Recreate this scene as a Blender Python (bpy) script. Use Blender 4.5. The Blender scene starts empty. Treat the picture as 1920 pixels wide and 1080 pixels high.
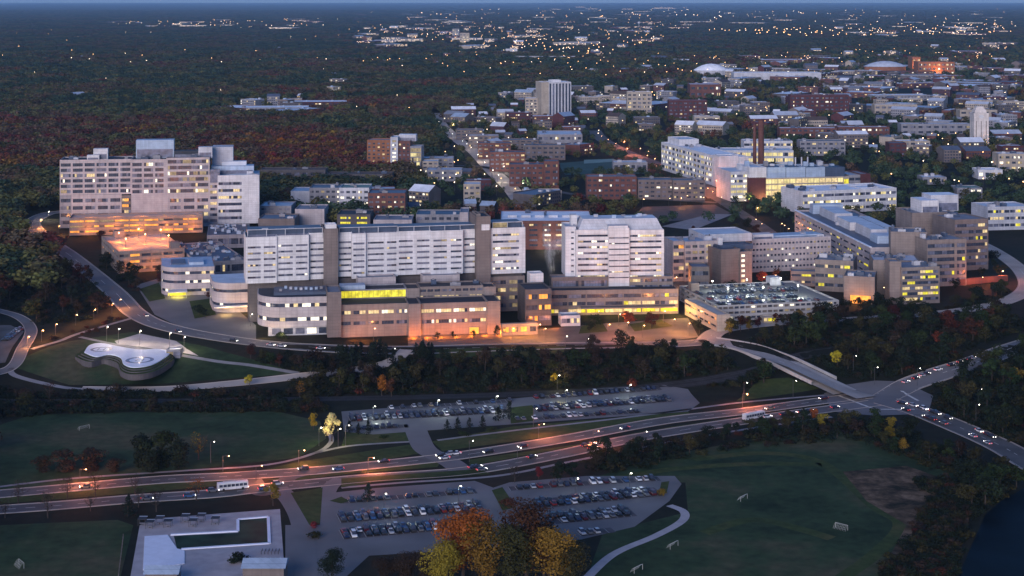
import bpy, bmesh, math, random
import numpy as np
from mathutils import Vector, Matrix
R = random.Random(7)
NR = np.random.RandomState(11)
C = bpy.context.scene.collection
H, F, Y0 = 195.0, 3000.0, -2.0          # camera height, focal length in photo pixels, eye-level row
# ------------------------------------------------------------------ terrain: river flat, wooded bank, hospital plateau
YB = [785 + 5*i for i in range(15)]
def zs(Y):
    t = min(1, max(0, (Y-785)/70.0)); return 10*t*t*(3-2*t)
def zg(Y):
    if Y <= 785: return 0.0
    if Y >= 855: return 10.0
    k = int((Y-785)//5); a, b = YB[k], YB[k]+5
    return zs(a) + (zs(b)-zs(a))*(Y-a)/5
def P(px, py, z):
    Y = F*(H-z)/(py-Y0); return Vector(((px-960)*Y/F, Y, z))
def G(px, py):
    a, b = 300.0, 200000.0
    for _ in range(60):
        m = (a+b)/2
        if F*(H-zg(m))/m + Y0 > py: a = m
        else: b = m
    return Vector(((px-960)*a/F, a, zg(a)))
def pix(X, Y, z): return 960+F*X/Y, Y0+F*(H-z)/Y
# ------------------------------------------------------------------ materials
M = {}
def mat(name, col, rough=0.8, var=0.25, scale=0.15, spec=0.3, metal=0.0, emis=None, es=0.0, detail=3):
    m = bpy.data.materials.new(name); m.use_nodes = True
    nt = m.node_tree; b = nt.nodes['Principled BSDF']
    b.inputs['Roughness'].default_value = rough; b.inputs['Metallic'].default_value = metal
    b.inputs['Specular IOR Level'].default_value = spec
    tc = nt.nodes.new('ShaderNodeTexCoord'); nz = nt.nodes.new('ShaderNodeTexNoise')
    nz.inputs['Scale'].default_value = scale; nz.inputs['Detail'].default_value = detail
    nt.links.new(tc.outputs['Object'], nz.inputs['Vector'])
    mr = nt.nodes.new('ShaderNodeMapRange')
    mr.inputs[1].default_value = 0.3; mr.inputs[2].default_value = 0.7
    nt.links.new(nz.outputs['Fac'], mr.inputs[0])
    mx = nt.nodes.new('ShaderNodeMix'); mx.data_type = 'RGBA'
    mx.inputs['A'].default_value = [c*(1-var) for c in col]+[1]
    mx.inputs['B'].default_value = [min(1, c*(1+var)) for c in col]+[1]
    nt.links.new(mr.outputs[0], mx.inputs['Factor'])
    nt.links.new(mx.outputs['Result'], b.inputs['Base Color'])
    if emis:
        b.inputs['Emission Color'].default_value = list(emis)+[1]
        if es > 0 and var > 0:
            m2 = nt.nodes.new('ShaderNodeMapRange'); m2.inputs[1].default_value = .3; m2.inputs[2].default_value = .7
            m2.inputs[3].default_value = es*(1-var); m2.inputs[4].default_value = es*(1+var)
            nt.links.new(nz.outputs['Fac'], m2.inputs[0]); nt.links.new(m2.outputs[0], b.inputs['Emission Strength'])
        else: b.inputs['Emission Strength'].default_value = es
    M[name] = m; return m
def panelled(m):      # storey-high wall panels, each a touch lighter or darker, with joints and rain streaks
    nt = m.node_tree; b = nt.nodes['Principled BSDF']; N = nt.nodes.new; l = nt.links.new
    tc = N('ShaderNodeTexCoord'); sx = N('ShaderNodeSeparateXYZ'); ad = N('ShaderNodeMath'); cx = N('ShaderNodeCombineXYZ'); br = N('ShaderNodeTexBrick')
    l(tc.outputs['Object'], sx.inputs[0]); l(sx.outputs[0], ad.inputs[0]); l(sx.outputs[1], ad.inputs[1]); l(ad.outputs[0], cx.inputs[0]); l(sx.outputs[2], cx.inputs[1]); l(cx.outputs[0], br.inputs['Vector'])
    br.offset = 0; br.inputs['Scale'].default_value = 1; br.inputs['Brick Width'].default_value = 3.1; br.inputs['Row Height'].default_value = 1.75; br.inputs['Mortar Size'].default_value = .05; br.inputs['Bias'].default_value = 0
    br.inputs['Color1'].default_value = (.93, .93, .935, 1); br.inputs['Color2'].default_value = (1.04, 1.035, 1.03, 1); br.inputs['Mortar'].default_value = (.6, .6, .62, 1)
    mp = N('ShaderNodeMapping'); mp.inputs['Scale'].default_value = (.5, .5, .04); st = N('ShaderNodeTexNoise'); st.inputs['Scale'].default_value = 1; st.inputs['Detail'].default_value = 4
    l(tc.outputs['Object'], mp.inputs[0]); l(mp.outputs[0], st.inputs[0]); mr = N('ShaderNodeMapRange'); mr.inputs[1].default_value = .35; mr.inputs[2].default_value = .6; mr.inputs[3].default_value = .9; mr.inputs[4].default_value = 1.03; l(st.outputs[0], mr.inputs[0])
    src = b.inputs['Base Color'].links[0].from_socket
    for s in (br.outputs['Color'], mr.outputs[0]):
        mx = N('ShaderNodeMix'); mx.data_type = 'RGBA'; mx.blend_type = 'MULTIPLY'; mx.inputs['Factor'].default_value = 1; l(src, mx.inputs['A']); l(s, mx.inputs['B']); src = mx.outputs['Result']
    l(src, b.inputs['Base Color'])
def leafmat(name, col, var=0.45, rand=0.35):
    m = mat(name, col, 0.85, var, 0.35, 0.15)
    nt = m.node_tree; b = nt.nodes['Principled BSDF']
    oi = nt.nodes.new('ShaderNodeObjectInfo'); mr = nt.nodes.new('ShaderNodeMapRange')
    mr.inputs[3].default_value = 1-rand; mr.inputs[4].default_value = 1+rand
    nt.links.new(oi.outputs['Random'], mr.inputs[0])
    hs = nt.nodes.new('ShaderNodeHueSaturation')
    src = b.inputs['Base Color'].links[0].from_socket
    nt.links.new(src, hs.inputs['Color']); nt.links.new(mr.outputs[0], hs.inputs['Value'])
    nt.links.new(hs.outputs[0], b.inputs['Base Color'])
    # a little hue drift between crowns
    m2 = nt.nodes.new('ShaderNodeMapRange'); m2.inputs[3].default_value = .475; m2.inputs[4].default_value = .525
    ad = nt.nodes.new('ShaderNodeMath'); ad.operation = 'FRACT'; mu = nt.nodes.new('ShaderNodeMath'); mu.operation = 'MULTIPLY'; mu.inputs[1].default_value = 7.31
    nt.links.new(oi.outputs['Random'], mu.inputs[0]); nt.links.new(mu.outputs[0], ad.inputs[0]); nt.links.new(ad.outputs[0], m2.inputs[0])
    nt.links.new(m2.outputs[0], hs.inputs['Hue'])
    return m
for n, c in dict(white_panel=(.58, .58, .61), pale_panel=(.47, .48, .53), lavender_stone=(.41, .37, .385), tan_stone=(.215, .18, .17), brown_stone=(.165, .138, .134),
                 dark_stone=(.10, .09, .095), red_brick=(.135, .058, .05), maroon_brick=(.085, .03, .035), beige=(.38, .33, .28), grey_wall=(.24, .24, .27), navy_metal=(.06, .085, .14),
                 blue_metal=(.34, .43, .56), slate_roof=(.10, .12, .17), dark_roof=(.035, .04, .055), pale_roof=(.50, .54, .62), white_roof=(.76, .79, .86), brown_roof=(.09, .065, .06), grey_roof=(.20, .22, .27),
                 concrete=(.36, .35, .35), dirt=(.10, .075, .065), orange_brick=(.26, .11, .06), green_roof=(.16, .26, .24), ivory_stone=(.60, .55, .53)).items():
    mat(n, c, 0.75, 0.14, 0.12, 0.25)
    if 'roof' not in n and n not in ('dirt', 'concrete'): panelled(M[n])
for n in ('blue_metal', 'navy_metal', 'pale_roof', 'white_roof', 'slate_roof'): M[n].node_tree.nodes['Principled BSDF'].inputs['Roughness'].default_value = .5
mat('glass', (.04, .05, .08), .2, .5, .4, .5); mat('glass_grey', (.13, .14, .20), .3, .4, .3, .5)
mat('glass_tan', (.14, .12, .11), .4, .3, .3, .4)
mat('lit_warm', (.3, .25, .15), .5, .35, .5, .2, emis=(1, .74, .34), es=.5)
mat('lit_white', (.4, .4, .35), .5, .3, .5, .2, emis=(1, .9, .68), es=.85)
mat('lit_dim', (.2, .17, .1), .5, .4, .5, .2, emis=(1, .72, .36), es=.14)
mat('lit_yellow', (.3, .3, .05), .5, .45, .35, .2, emis=(.95, .78, .035), es=.55)
mat('lit_lab', (.3, .28, .15), .5, .4, .12, .2, emis=(1, .80, .33), es=.55)
mat('lit_orange', (.4, .2, .05), .5, .4, .25, .2, emis=(1, .38, .06), es=.75)
mat('lamp_orange', (.5, .4, .2), .5, 0, .1, .2, emis=(1, .55, .25), es=11)
mat('lamp_white', (.6, .6, .6), .5, 0, .1, .2, emis=(1, .88, .72), es=16)
mat('lamp_far_warm', (.5, .4, .2), .5, 0, .1, .2, emis=(1, .5, .2), es=6)
mat('lamp_far_white', (.5, .5, .5), .5, 0, .1, .2, emis=(1, .72, .48), es=6)
mat('shopfront', (.5, .5, .5), .5, 0, .1, .2, emis=(1, .70, .42), es=1.5)
mat('headlight', (.8, .8, .8), .4, 0, .1, .2, emis=(1, .93, .85), es=7)
mat('taillight', (.5, .02, .02), .4, 0, .1, .2, emis=(1, .06, .04), es=3)
mat('pole_metal', (.06, .06, .065), .5, .1, 1, .4)
mat('tyre', (.012, .012, .013), .8, .1, 1)
mat('asphalt', (.095, .092, .094), .85, .3, .08); mat('asphalt_pale', (.155, .15, .158), .85, .16, .05); mat('concrete_road', (.40, .345, .31), .85, .18, .06)
mat('paving', (.38, .35, .37), .8, .14, .2); mat('path_paving', (.25, .24, .25), .85, .15, .2); mat('marking', (.55, .53, .5), .7, .3, .3)
mat('pool_white', (.72, .76, .88), .6, .06, .3); mat('water', (.003, .008, .014), .5, .4, .06, .02); mat('pool_water', (.018, .04, .024), .6, .6, .12, .04)
mat('turf', (.03, .07, .06), .85, .25, .05); mat('bark', (.045, .035, .03), .9, .3, 1)
mat('ballast', (.03, .028, .03), .9, .3, .3)
mat('goal_white', (.45, .47, .45), .6, 0, 1)
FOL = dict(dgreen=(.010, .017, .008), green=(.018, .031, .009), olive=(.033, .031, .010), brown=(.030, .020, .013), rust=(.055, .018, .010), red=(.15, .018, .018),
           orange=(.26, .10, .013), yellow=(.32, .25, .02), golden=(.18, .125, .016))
for n, c in FOL.items(): leafmat('leaf_'+n, c)
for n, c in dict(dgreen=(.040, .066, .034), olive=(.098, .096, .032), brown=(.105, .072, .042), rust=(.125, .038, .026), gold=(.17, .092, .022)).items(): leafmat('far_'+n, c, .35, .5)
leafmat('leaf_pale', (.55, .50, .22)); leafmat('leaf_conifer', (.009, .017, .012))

def grassmat(name, c1, c2, c3, s1=.012, s2=.15):
    m = mat(name, c1, .95, .3, s2, .1); nt = m.node_tree; b = nt.nodes['Principled BSDF']
    tc = nt.nodes.new('ShaderNodeTexCoord'); a = nt.nodes.new('ShaderNodeTexNoise'); a.inputs['Scale'].default_value = s1; a.inputs['Detail'].default_value = 6
    a.inputs['Roughness'].default_value = .62
    nt.links.new(tc.outputs['Object'], a.inputs['Vector'])
    r = nt.nodes.new('ShaderNodeValToRGB'); e = r.color_ramp.elements
    e[0].position = .36; e[0].color = (*c2, 1); e[1].position = .64; e[1].color = (*c3, 1)
    x = e.new(.5); x.color = (*c1, 1)
    nt.links.new(a.outputs['Fac'], r.inputs[0])
    mx = nt.nodes.new('ShaderNodeMix'); mx.data_type = 'RGBA'; mx.blend_type = 'OVERLAY'; mx.inputs['Factor'].default_value = .55
    nz = [n for n in nt.nodes if n.type == 'TEX_NOISE' and n != a][0]
    nt.links.new(r.outputs[0], mx.inputs['A']); nt.links.new(nz.outputs['Fac'], mx.inputs['B'])
    nt.links.new(mx.outputs['Result'], b.inputs['Base Color']); return m
grassmat('ground_cover', (.017, .019, .012), (.011, .013, .009), (.030, .024, .016))
grassmat('field_grass', (.036, .060, .026), (.015, .029, .013), (.085, .076, .042), .016, .22)
grassmat('lawn_grass', (.046, .066, .02), (.03, .048, .017), (.075, .075, .028), .03, .3)
grassmat('rough_grass', (.085, .058, .036), (.018, .018, .011), (.19, .13, .085), .09, .45)
grassmat('far_land', (.022, .028, .026), (.014, .02, .02), (.045, .042, .036), .0006, .006)
# ------------------------------------------------------------------ mesh helpers
class MB:
    def __init__(s): s.v, s.f, s.m, s.mats = [], [], [], []
    def mi(s, m):
        m = M[m] if isinstance(m, str) else m
        if m not in s.mats: s.mats.append(m)
        return s.mats.index(m)
    def face(s, pts, m):
        k = len(s.v); s.v += [tuple(p) for p in pts]; s.f.append(tuple(range(k, k+len(pts)))); s.m.append(s.mi(m))
    def box(s, x0, x1, y0, y1, z0, z1, m, top=None, tp=0):
        a, b = [(x0, y0, z0), (x1, y0, z0), (x1, y1, z0), (x0, y1, z0)], [(x0+tp, y0+tp, z1), (x1-tp, y0+tp, z1), (x1-tp, y1-tp, z1), (x0+tp, y1-tp, z1)]
        k = len(s.v); s.v += a+b; i = s.mi(m); t = s.mi(top) if top else i
        for q in ((0, 1, 5, 4), (1, 2, 6, 5), (2, 3, 7, 6), (3, 0, 4, 7), (3, 2, 1, 0)): s.f.append(tuple(k+j for j in q)); s.m.append(i)
        s.f.append((k+4, k+5, k+6, k+7)); s.m.append(t)
    def prism(s, poly, z0, z1, m, top=None):
        k = len(s.v); n = len(poly); i = s.mi(m); t = s.mi(top) if top else i
        s.v += [(p[0], p[1], z0) for p in poly]+[(p[0], p[1], z1) for p in poly]
        for j in range(n): s.f.append((k+j, k+(j+1) % n, k+n+(j+1) % n, k+n+j)); s.m.append(i)
        s.f.append(tuple(k+n+j for j in range(n))); s.m.append(t); s.f.append(tuple(k+j for j in reversed(range(n)))); s.m.append(i)
    def cyl(s, x, y, z0, z1, r0, r1, m, n=8):
        k = len(s.v); i = s.mi(m)
        for z, r in ((z0, r0), (z1, r1)):
            s.v += [(x+r*math.cos(6.2832*j/n), y+r*math.sin(6.2832*j/n), z) for j in range(n)]
        for j in range(n): s.f.append((k+j, k+(j+1) % n, k+n+(j+1) % n, k+n+j)); s.m.append(i)
        s.f.append(tuple(k+n+j for j in range(n))); s.m.append(i)
        s.f.append(tuple(k+j for j in reversed(range(n)))); s.m.append(i)
    def tube(s, pts, rad, m, n=6):
        i = s.mi(m); k = len(s.v)
        for q, p in enumerate(pts):
            p = Vector(p); d = (Vector(pts[min(q+1, len(pts)-1)])-Vector(pts[max(q-1, 0)])).normalized()
            a = d.orthogonal().normalized(); b = d.cross(a); r = rad[q] if isinstance(rad, (list, tuple)) else rad
            s.v += [tuple(p+a*r*math.cos(6.2832*j/n)+b*r*math.sin(6.2832*j/n)) for j in range(n)]
        for q in range(len(pts)-1):
            for j in range(n): s.f.append((k+q*n+j, k+q*n+(j+1) % n, k+(q+1)*n+(j+1) % n, k+(q+1)*n+j)); s.m.append(i)
        s.f.append(tuple(k+j for j in reversed(range(n)))); s.m.append(i)
        s.f.append(tuple(k+(len(pts)-1)*n+j for j in range(n))); s.m.append(i)
    def ball(s, x, y, z, r, m, n=8, h=5, sx=1, sy=1, sz=1):
        i = s.mi(m); k = len(s.v)
        for a in range(1, h):
            t = math.pi*a/h
            s.v += [(x+sx*r*math.sin(t)*math.cos(6.2832*j/n), y+sy*r*math.sin(t)*math.sin(6.2832*j/n), z+sz*r*math.cos(t)) for j in range(n)]
        s.v += [(x, y, z+sz*r), (x, y, z-sz*r)]; T, Bo = k+(h-1)*n, k+(h-1)*n+1
        for a in range(h-2):
            for j in range(n): s.f.append((k+a*n+j, k+(a+1)*n+j, k+(a+1)*n+(j+1) % n, k+a*n+(j+1) % n)); s.m.append(i)
        for j in range(n):
            s.f.append((T, k+j, k+(j+1) % n)); s.m.append(i); q = k+(h-2)*n; s.f.append((Bo, q+(j+1) % n, q+j)); s.m.append(i)
    def mesh(s, name):
        me = bpy.data.meshes.new(name); me.from_pydata(s.v, [], s.f)
        for m in s.mats: me.materials.append(m)
        me.polygons.foreach_set('material_index', s.m); me.update(); return me
    def build(s, name, parent=None, loc=None):
        o = bpy.data.objects.new(name, s.mesh(name)); C.objects.link(o)
        if parent: o.parent = parent
        if loc is not None: o.location = loc
        return o
def tag(o, label=None, cat=None, group=None, kind=None):
    if label: o['label'] = label
    if cat: o['category'] = cat
    if group: o['group'] = group
    if kind: o['kind'] = kind
    return o
def empty(name, loc, rz=0.0):
    o = bpy.data.objects.new(name, None); C.objects.link(o); o.location = loc; o.rotation_euler = (0, 0, rz); o.empty_display_size = 1; return o
ORD = 'first second third fourth fifth sixth seventh eighth ninth tenth eleventh twelfth thirteenth fourteenth fifteenth sixteenth seventeenth eighteenth nineteenth twentieth'.split()
TENS = {2: 'twenty', 3: 'thirty', 4: 'forty', 5: 'fifty', 6: 'sixty', 7: 'seventy'}
def ordw(n):
    if n <= 20: return ORD[n-1]
    t, u = divmod(n, 10)
    return (TENS[t]+'-'+ORD[u-1]) if u else TENS[t][:-1]+'ieth'
# ------------------------------------------------------------------ where trees may not grow (2.5 m raster)
GX0, GY0, GC = -900.0, 480.0, 2.5
MASK = np.zeros((1160, 1000), bool)       # [y, x]
FAR = []
def inpoly(X, Y, poly):
    r = np.zeros(X.shape, bool); n = len(poly)
    for i in range(n):
        x1, y1 = poly[i][0], poly[i][1]; x2, y2 = poly[i-1][0], poly[i-1][1]
        c = ((y1 > Y) != (y2 > Y)) & (X < (x2-x1)*(Y-y1)/((y2-y1) or 1e-9)+x1)
        r ^= c
    return r
def block(poly, pad=0, front=0):
    cx = sum(p[0] for p in poly)/len(poly); cy = sum(p[1] for p in poly)/len(poly)
    q = []
    for p in poly:
        d = Vector((p[0]-cx, p[1]-cy)); l = d.length or 1; d *= (l+pad*1.4)/l
        y = cy+d.y
        q.append((cx+d.x, y-(front if y < cy else 0)))
    x0, x1, y0, y1 = min(p[0] for p in q), max(p[0] for p in q), min(p[1] for p in q), max(p[1] for p in q)
    if y0 > GY0+GC*MASK.shape[0]:
        FAR.append((x0, x1, y0, y1)); return
    i0, i1 = max(0, int((x0-GX0)/GC)), min(MASK.shape[1], int((x1-GX0)/GC)+2); j0, j1 = max(0, int((y0-GY0)/GC)), min(MASK.shape[0], int((y1-GY0)/GC)+2)
    if i1 <= i0 or j1 <= j0: return
    XX, YY = np.meshgrid(GX0+GC*(np.arange(i0, i1)+.5), GY0+GC*(np.arange(j0, j1)+.5))
    MASK[j0:j1, i0:i1] |= inpoly(XX, YY, q)
def blocked(X, Y):
    X, Y = np.asarray(X, float), np.asarray(Y, float)
    i, j = ((X-GX0)/GC).astype(int), ((Y-GY0)/GC).astype(int)
    ok = (i >= 0) & (i < MASK.shape[1]) & (j >= 0) & (j < MASK.shape[0])
    r = np.zeros(X.shape, bool); r[ok] = MASK[j[ok], i[ok]]
    for x0, x1, y0, y1 in FAR: r |= (X > x0) & (X < x1) & (Y > y0) & (Y < y1)
    return r
# ------------------------------------------------------------------ ground, sheets, ribbons
def drape(name, poly, off, m, kind='structure', world=False, mask=0):
    pts = [Vector(p) for p in poly] if world else [G(*p) for p in poly]
    bm = bmesh.new()
    f = bm.faces.new([bm.verts.new((p.x, p.y, 0)) for p in pts])
    ys = [p.y for p in pts]
    for y in YB:
        if min(ys) < y < max(ys):
            bmesh.ops.bisect_plane(bm, geom=bm.verts[:]+bm.edges[:]+bm.faces[:], plane_co=(0, y, 0), plane_no=(0, 1, 0))
    bmesh.ops.triangulate(bm, faces=bm.faces[:])
    for v in bm.verts: v.co.z = zg(v.co.y)+off
    bmesh.ops.recalc_face_normals(bm, faces=bm.faces[:])
    if bm.faces and sum(f.normal.z for f in bm.faces) < 0: bmesh.ops.reverse_faces(bm, faces=bm.faces[:])
    me = bpy.data.meshes.new(name); bm.to_mesh(me); bm.free(); me.materials.append(M[m])
    o = bpy.data.objects.new(name, me); C.objects.link(o); o['kind'] = kind
    if mask: block([(p.x, p.y) for p in pts], mask-1)
    return o
def smooth(pts, n=8):
    out = []
    for i in range(len(pts)-1):
        p0, p1, p2, p3 = pts[max(i-1, 0)], pts[i], pts[i+1], pts[min(i+2, len(pts)-1)]
        for k in range(n):
            t = k/n; out.append(0.5*((2*p1)+(p2-p0)*t+(2*p0-5*p1+4*p2-p3)*t*t+(3*p1-p0-3*p2+p3)*t**3))
    out.append(pts[-1]); return out
def ribbon(name, line, w, off, m, shift=0.0, clear=0, zf=None, dash=None, mask=True, world=False, th=0, mb=None):
    pts = line if world else [G(*p) for p in line]
    pts = smooth([Vector((p.x, p.y, 0)) for p in pts], 10) if len(pts) > 1 else pts
    own = mb is None; mb = mb or MB(); L = 0; prev = None
    for i, p in enumerate(pts):
        d = (pts[min(i+1, len(pts)-1)]-pts[max(i-1, 0)]).normalized(); n = Vector((-d.y, d.x, 0))
        a, b = p+n*(shift-w/2), p+n*(shift+w/2)
        for q in (a, b): q.z = (zf(q) if zf else zg(q.y))+off
        if prev:
            L += (p-prev[2]).length
            if not dash or (L % dash[0]) < dash[1]:
                mb.face((prev[0], a, b, prev[1]), m)
                if th:
                    for s_, e_ in ((prev[0], a), (b, prev[1])): mb.face((s_-Vector((0, 0, th)), e_-Vector((0, 0, th)), e_, s_), m)
            if mask and w > 1.2: block([(prev[0].x, prev[0].y), (a.x, a.y), (b.x, b.y), (prev[1].x, prev[1].y)], 1, clear)
        prev = (a, b, p)
    if own:
        o = mb.build(name); o['kind'] = 'structure'; return o
# the one ground sheet, out to the horizon
mb = MB(); ys = [150, 400, 600]+YB+[1000, 1300, 1800, 2600, 4000, 7000, 14000, 30000, 75000]
for a, b in zip(ys, ys[1:]):
    xs = [-60000, -3000, -900, -400, 0, 400, 900, 3000, 60000]
    for c, d in zip(xs, xs[1:]):
        mb.face(((c, a, zg(a)), (d, a, zg(a)), (d, b, zg(b)), (c, b, zg(b))), 'ground_cover' if a < 2600 else 'far_land')
tag(mb.build('ground'), kind='structure')
# ------------------------------------------------------------------ buildings
# A building stands on a ground line A-B (two photo points put on the terrain): u runs along it, v goes back from it, z up.
class Bd:
    def __init__(s, name, label, A, B, cat='building', group=None, zbase=None):
        a, b = G(*A), G(*B)
        if zbase is not None: a, b = P(*A, zbase), P(*B, zbase)
        s.A = a; s.z = a.z; d = (b-a).xy; s.w = d.length; s.U = d.normalized(); s.V = Vector((-s.U.y, s.U.x))
        s.o = empty(name, a, math.atan2(d.y, d.x)); tag(s.o, label, cat, group); s.nw = 0
        s.r = random.Random(label)
    def uz(s, px, py, v=0):
        dx, dz = (px-960)/F, -(py-Y0)/F; d = Vector((dx, 1)); t = (v+s.A.xy.dot(s.V))/d.dot(s.V)
        return (d*t-s.A.xy).dot(s.U), H+t*dz-s.z
    def uv(s, px, py, z):
        p = P(px, py, z+s.z); q = p.xy-s.A.xy; return q.dot(s.U), q.dot(s.V)
    def world(s, u, v): q = s.A.xy+s.U*u+s.V*v; return (q.x, q.y)
    def part(s, name, mb, parent=None): return mb.build(name, parent or s.o)
    def foot(s, u0, u1, v0, v1, pad=2, front=0): block([s.world(u0, v0), s.world(u1, v0), s.world(u1, v1), s.world(u0, v1)], pad, front)
    # a bay: walls with real window openings in the front, parapet and roof
    def bay(s, x0, x1, yt, yb, v=0, d=20, wall='tan_stone', roof='grey_roof', rows=0, cols=1, lit=.15, lits=('lit_warm', 'lit_dim'), span=None, fill=.5, cf=.9, pane=1.7,
            glass=('glass', 'glass', 'glass_grey'), side='', sfill=None, parapet=.8, inset=.5, units=0, z=None, top=None, umat=('pale_panel', 'grey_wall', 'navy_metal'), skip=None, litrows=None, uscale=1):
        xm = (x0+x1)/2
        u0, u1 = s.uz(x0, yb, v)[0], s.uz(x1, yb, v)[0]
        z0 = s.uz(x0, yb, v)[1] if yb is not None else 0; z1 = s.uz(x0, yt, v)[1]
        if z: z0, z1 = z
        z0 = max(z0, 0)
        return s.bayuz(u0, u1, z0, z1, v, d, wall, roof, rows, cols, lit, lits, span, fill, cf, pane, glass, side, sfill, parapet, inset, units, umat, skip, litrows, uscale)
    def bayuz(s, u0, u1, z0, z1, v=0, d=20, wall='tan_stone', roof='grey_roof', rows=0, cols=1, lit=.15, lits=('lit_warm', 'lit_dim'), span=None, fill=.5, cf=.9, pane=1.7,
              glass=('glass', 'glass', 'glass_grey'), side='', sfill=None, parapet=.8, inset=.5, units=0, umat=('pale_panel', 'grey_wall', 'navy_metal'), skip=None, litrows=None, uscale=1):
        v1 = v+d; w = MB(); W = u1-u0; rects = []
        def holes(L):
            if not rows: return [], []
            a, b = span or (.06, .94); hz = (z1-z0); st = hz*(b-a)/rows
            zr = [(z0+hz*a+st*(k+.5-fill/2), z0+hz*a+st*(k+.5+fill/2)) for k in range(rows)]
            if isinstance(cols, (list, tuple)): cu = [(L*a_, L*b_) for a_, b_ in cols]
            else:
                n = cols; cu = [(L*(k+.5-cf/2)/n, L*(k+.5+cf/2)/n) for k in range(n)]
            return zr, cu
        zr, cu = holes(W)
        def wallface(org, du, dn, L, zr, cu):
            us = sorted({0, L} | {e for c in cu for e in c}); zz = sorted({z0, z1} | {e for c in zr for e in c})
            pt = lambda u, z, k=0: (org[0]+du[0]*u+dn[0]*k, org[1]+du[1]*u+dn[1]*k, z)
            for ia in range(len(us)-1):
                for iz in range(len(zz)-1):
                    a, b, c, e = us[ia], us[ia+1], zz[iz], zz[iz+1]; um, zm = (a+b)/2, (c+e)/2
                    ci = [k for k, q in enumerate(cu) if q[0] < um < q[1]]; ri = [k for k, q in enumerate(zr) if q[0] < zm < q[1]]
                    if ci and ri and not (skip and skip(ci[0], ri[0])):
                        for q in ((pt(a, c), pt(b, c), pt(b, c, inset), pt(a, c, inset)), (pt(a, e, inset), pt(b, e, inset), pt(b, e), pt(a, e)),
                                  (pt(a, c), pt(a, c, inset), pt(a, e, inset), pt(a, e)), (pt(b, c, inset), pt(b, c), pt(b, e), pt(b, e, inset))): w.face(q, wall)
                        rects.append((org, du, dn, a, b, c, e, ri[0]))
                    else: w.face((pt(a, c), pt(b, c), pt(b, e), pt(a, e)), wall)
        wallface((u0, v), (1, 0), (0, 1), W, zr, cu)
        for k, (org, du, dn) in (('l', ((u0, v1), (0, -1), (1, 0))), ('r', ((u1, v), (0, 1), (-1, 0)))):
            if k in side:
                n = max(1, int(d/9)); cs = [(d*(j+.5-cf/2)/n, d*(j+.5+cf/2)/n) for j in range(n)] if sfill is None else [(d*(1-sfill)/2, d*(1+sfill)/2)]
                wallface(org, du, dn, d, zr, cs)
            else: wallface(org, du, dn, d, [], [])
        wallface((u1, v1), (-1, 0), (0, -1), W, [], [])
        t = min(.45, d/6); zp = z1-parapet
        o4, i4 = [(u0, v), (u1, v), (u1, v1), (u0, v1)], [(u0+t, v+t), (u1-t, v+t), (u1-t, v1-t), (u0+t, v1-t)]
        for k in range(4):
            a, b, c, e = o4[k], o4[(k+1) % 4], i4[(k+1) % 4], i4[k]
            w.face(((*a, z1), (*b, z1), (*c, z1), (*e, z1)), wall); w.face(((*e, z1), (*c, z1), (*c, zp), (*e, zp)), wall)
        w.face([(*p, z0) for p in reversed(o4)], wall)
        wo = s.part('wall', w)
        r = MB(); r.face([(*p, zp+.02) for p in i4], roof); ro = s.part('roof', r)
        extra = MB()
        for (org, du, dn, a, b, c, e, ri) in rects:
            n = max(1, int(round((b-a)/pane))); s.nw += 1; wm = MB() if s.nw < 98 else extra; lp = lit
            if litrows: lp = litrows.get(ri, lit)
            run, cm = 0, None
            for k in range(n):
                if run <= 0: cm = s.r.choice(lits) if s.r.random() < lp else s.r.choice(glass); run = s.r.choice((1, 1, 2, 3))
                run -= 1
                p, q = a+(b-a)*k/n, a+(b-a)*(k+1)/n; g = .06
                f = lambda u, z, h=0: (org[0]+du[0]*u+dn[0]*(inset-h), org[1]+du[1]*u+dn[1]*(inset-h), z)
                wm.face((f(p+g, c+g), f(q-g, c+g), f(q-g, e-g), f(p+g, e-g)), cm)
                for x, y in ((p, p+g), (q-g, q)): wm.face((f(x, c), f(y, c), f(y, e), f(x, e)), 'pole_metal')
                wm.face((f(p+g, c), f(q-g, c), f(q-g, c+g), f(p+g, c+g)), 'pole_metal'); wm.face((f(p+g, e-g), f(q-g, e-g), f(q-g, e), f(p+g, e)), 'pole_metal')
            if wm is not extra: s.part('window', wm, wo)
        if extra.f: tag(s.part('window', extra), kind='stuff')
        for k in range(units):
            uw, ud, uh = s.r.uniform(2, 6)*uscale, s.r.uniform(2, 5)*uscale, s.r.uniform(1.2, 3)*uscale
            if W < uw+2 or d < ud+2: continue
            a, b = s.r.uniform(u0+1, u1-uw-1), s.r.uniform(v+1, v1-ud-1)
            m = MB(); mt = s.r.choice(umat); m.box(a, a+uw, b, b+ud, zp+.02, zp+uh, mt)
            m.box(a+uw*.2, a+uw*.6, b+ud*.2, b+ud*.7, zp+uh, zp+uh+.5, 'grey_wall')
            if s.r.random() < .4: m.cyl(a+uw*.8, b+ud*.5, zp+uh, zp+uh+.9, .5, .5, 'pole_metal')
            s.part('roof_unit', m, ro)
        s.foot(u0, u1, v, v1); return dict(u0=u0, u1=u1, v0=v, v1=v1, z0=z0, z1=z1, wall=wo, roof=ro)
    def box(s, name, x0, x1, yt, yb, v, d, m, top=None, tp=0, parent=None):
        u0, z0 = s.uz(x0, yb, v); u1 = s.uz(x1, yb, v)[0]; z1 = s.uz(x0, yt, v)[1]; q = MB(); q.box(u0, u1, v, v+d, max(0, z0), z1, m, top, tp)
        s.foot(u0, u1, v, v+d); return s.part(name, q, parent)
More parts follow.
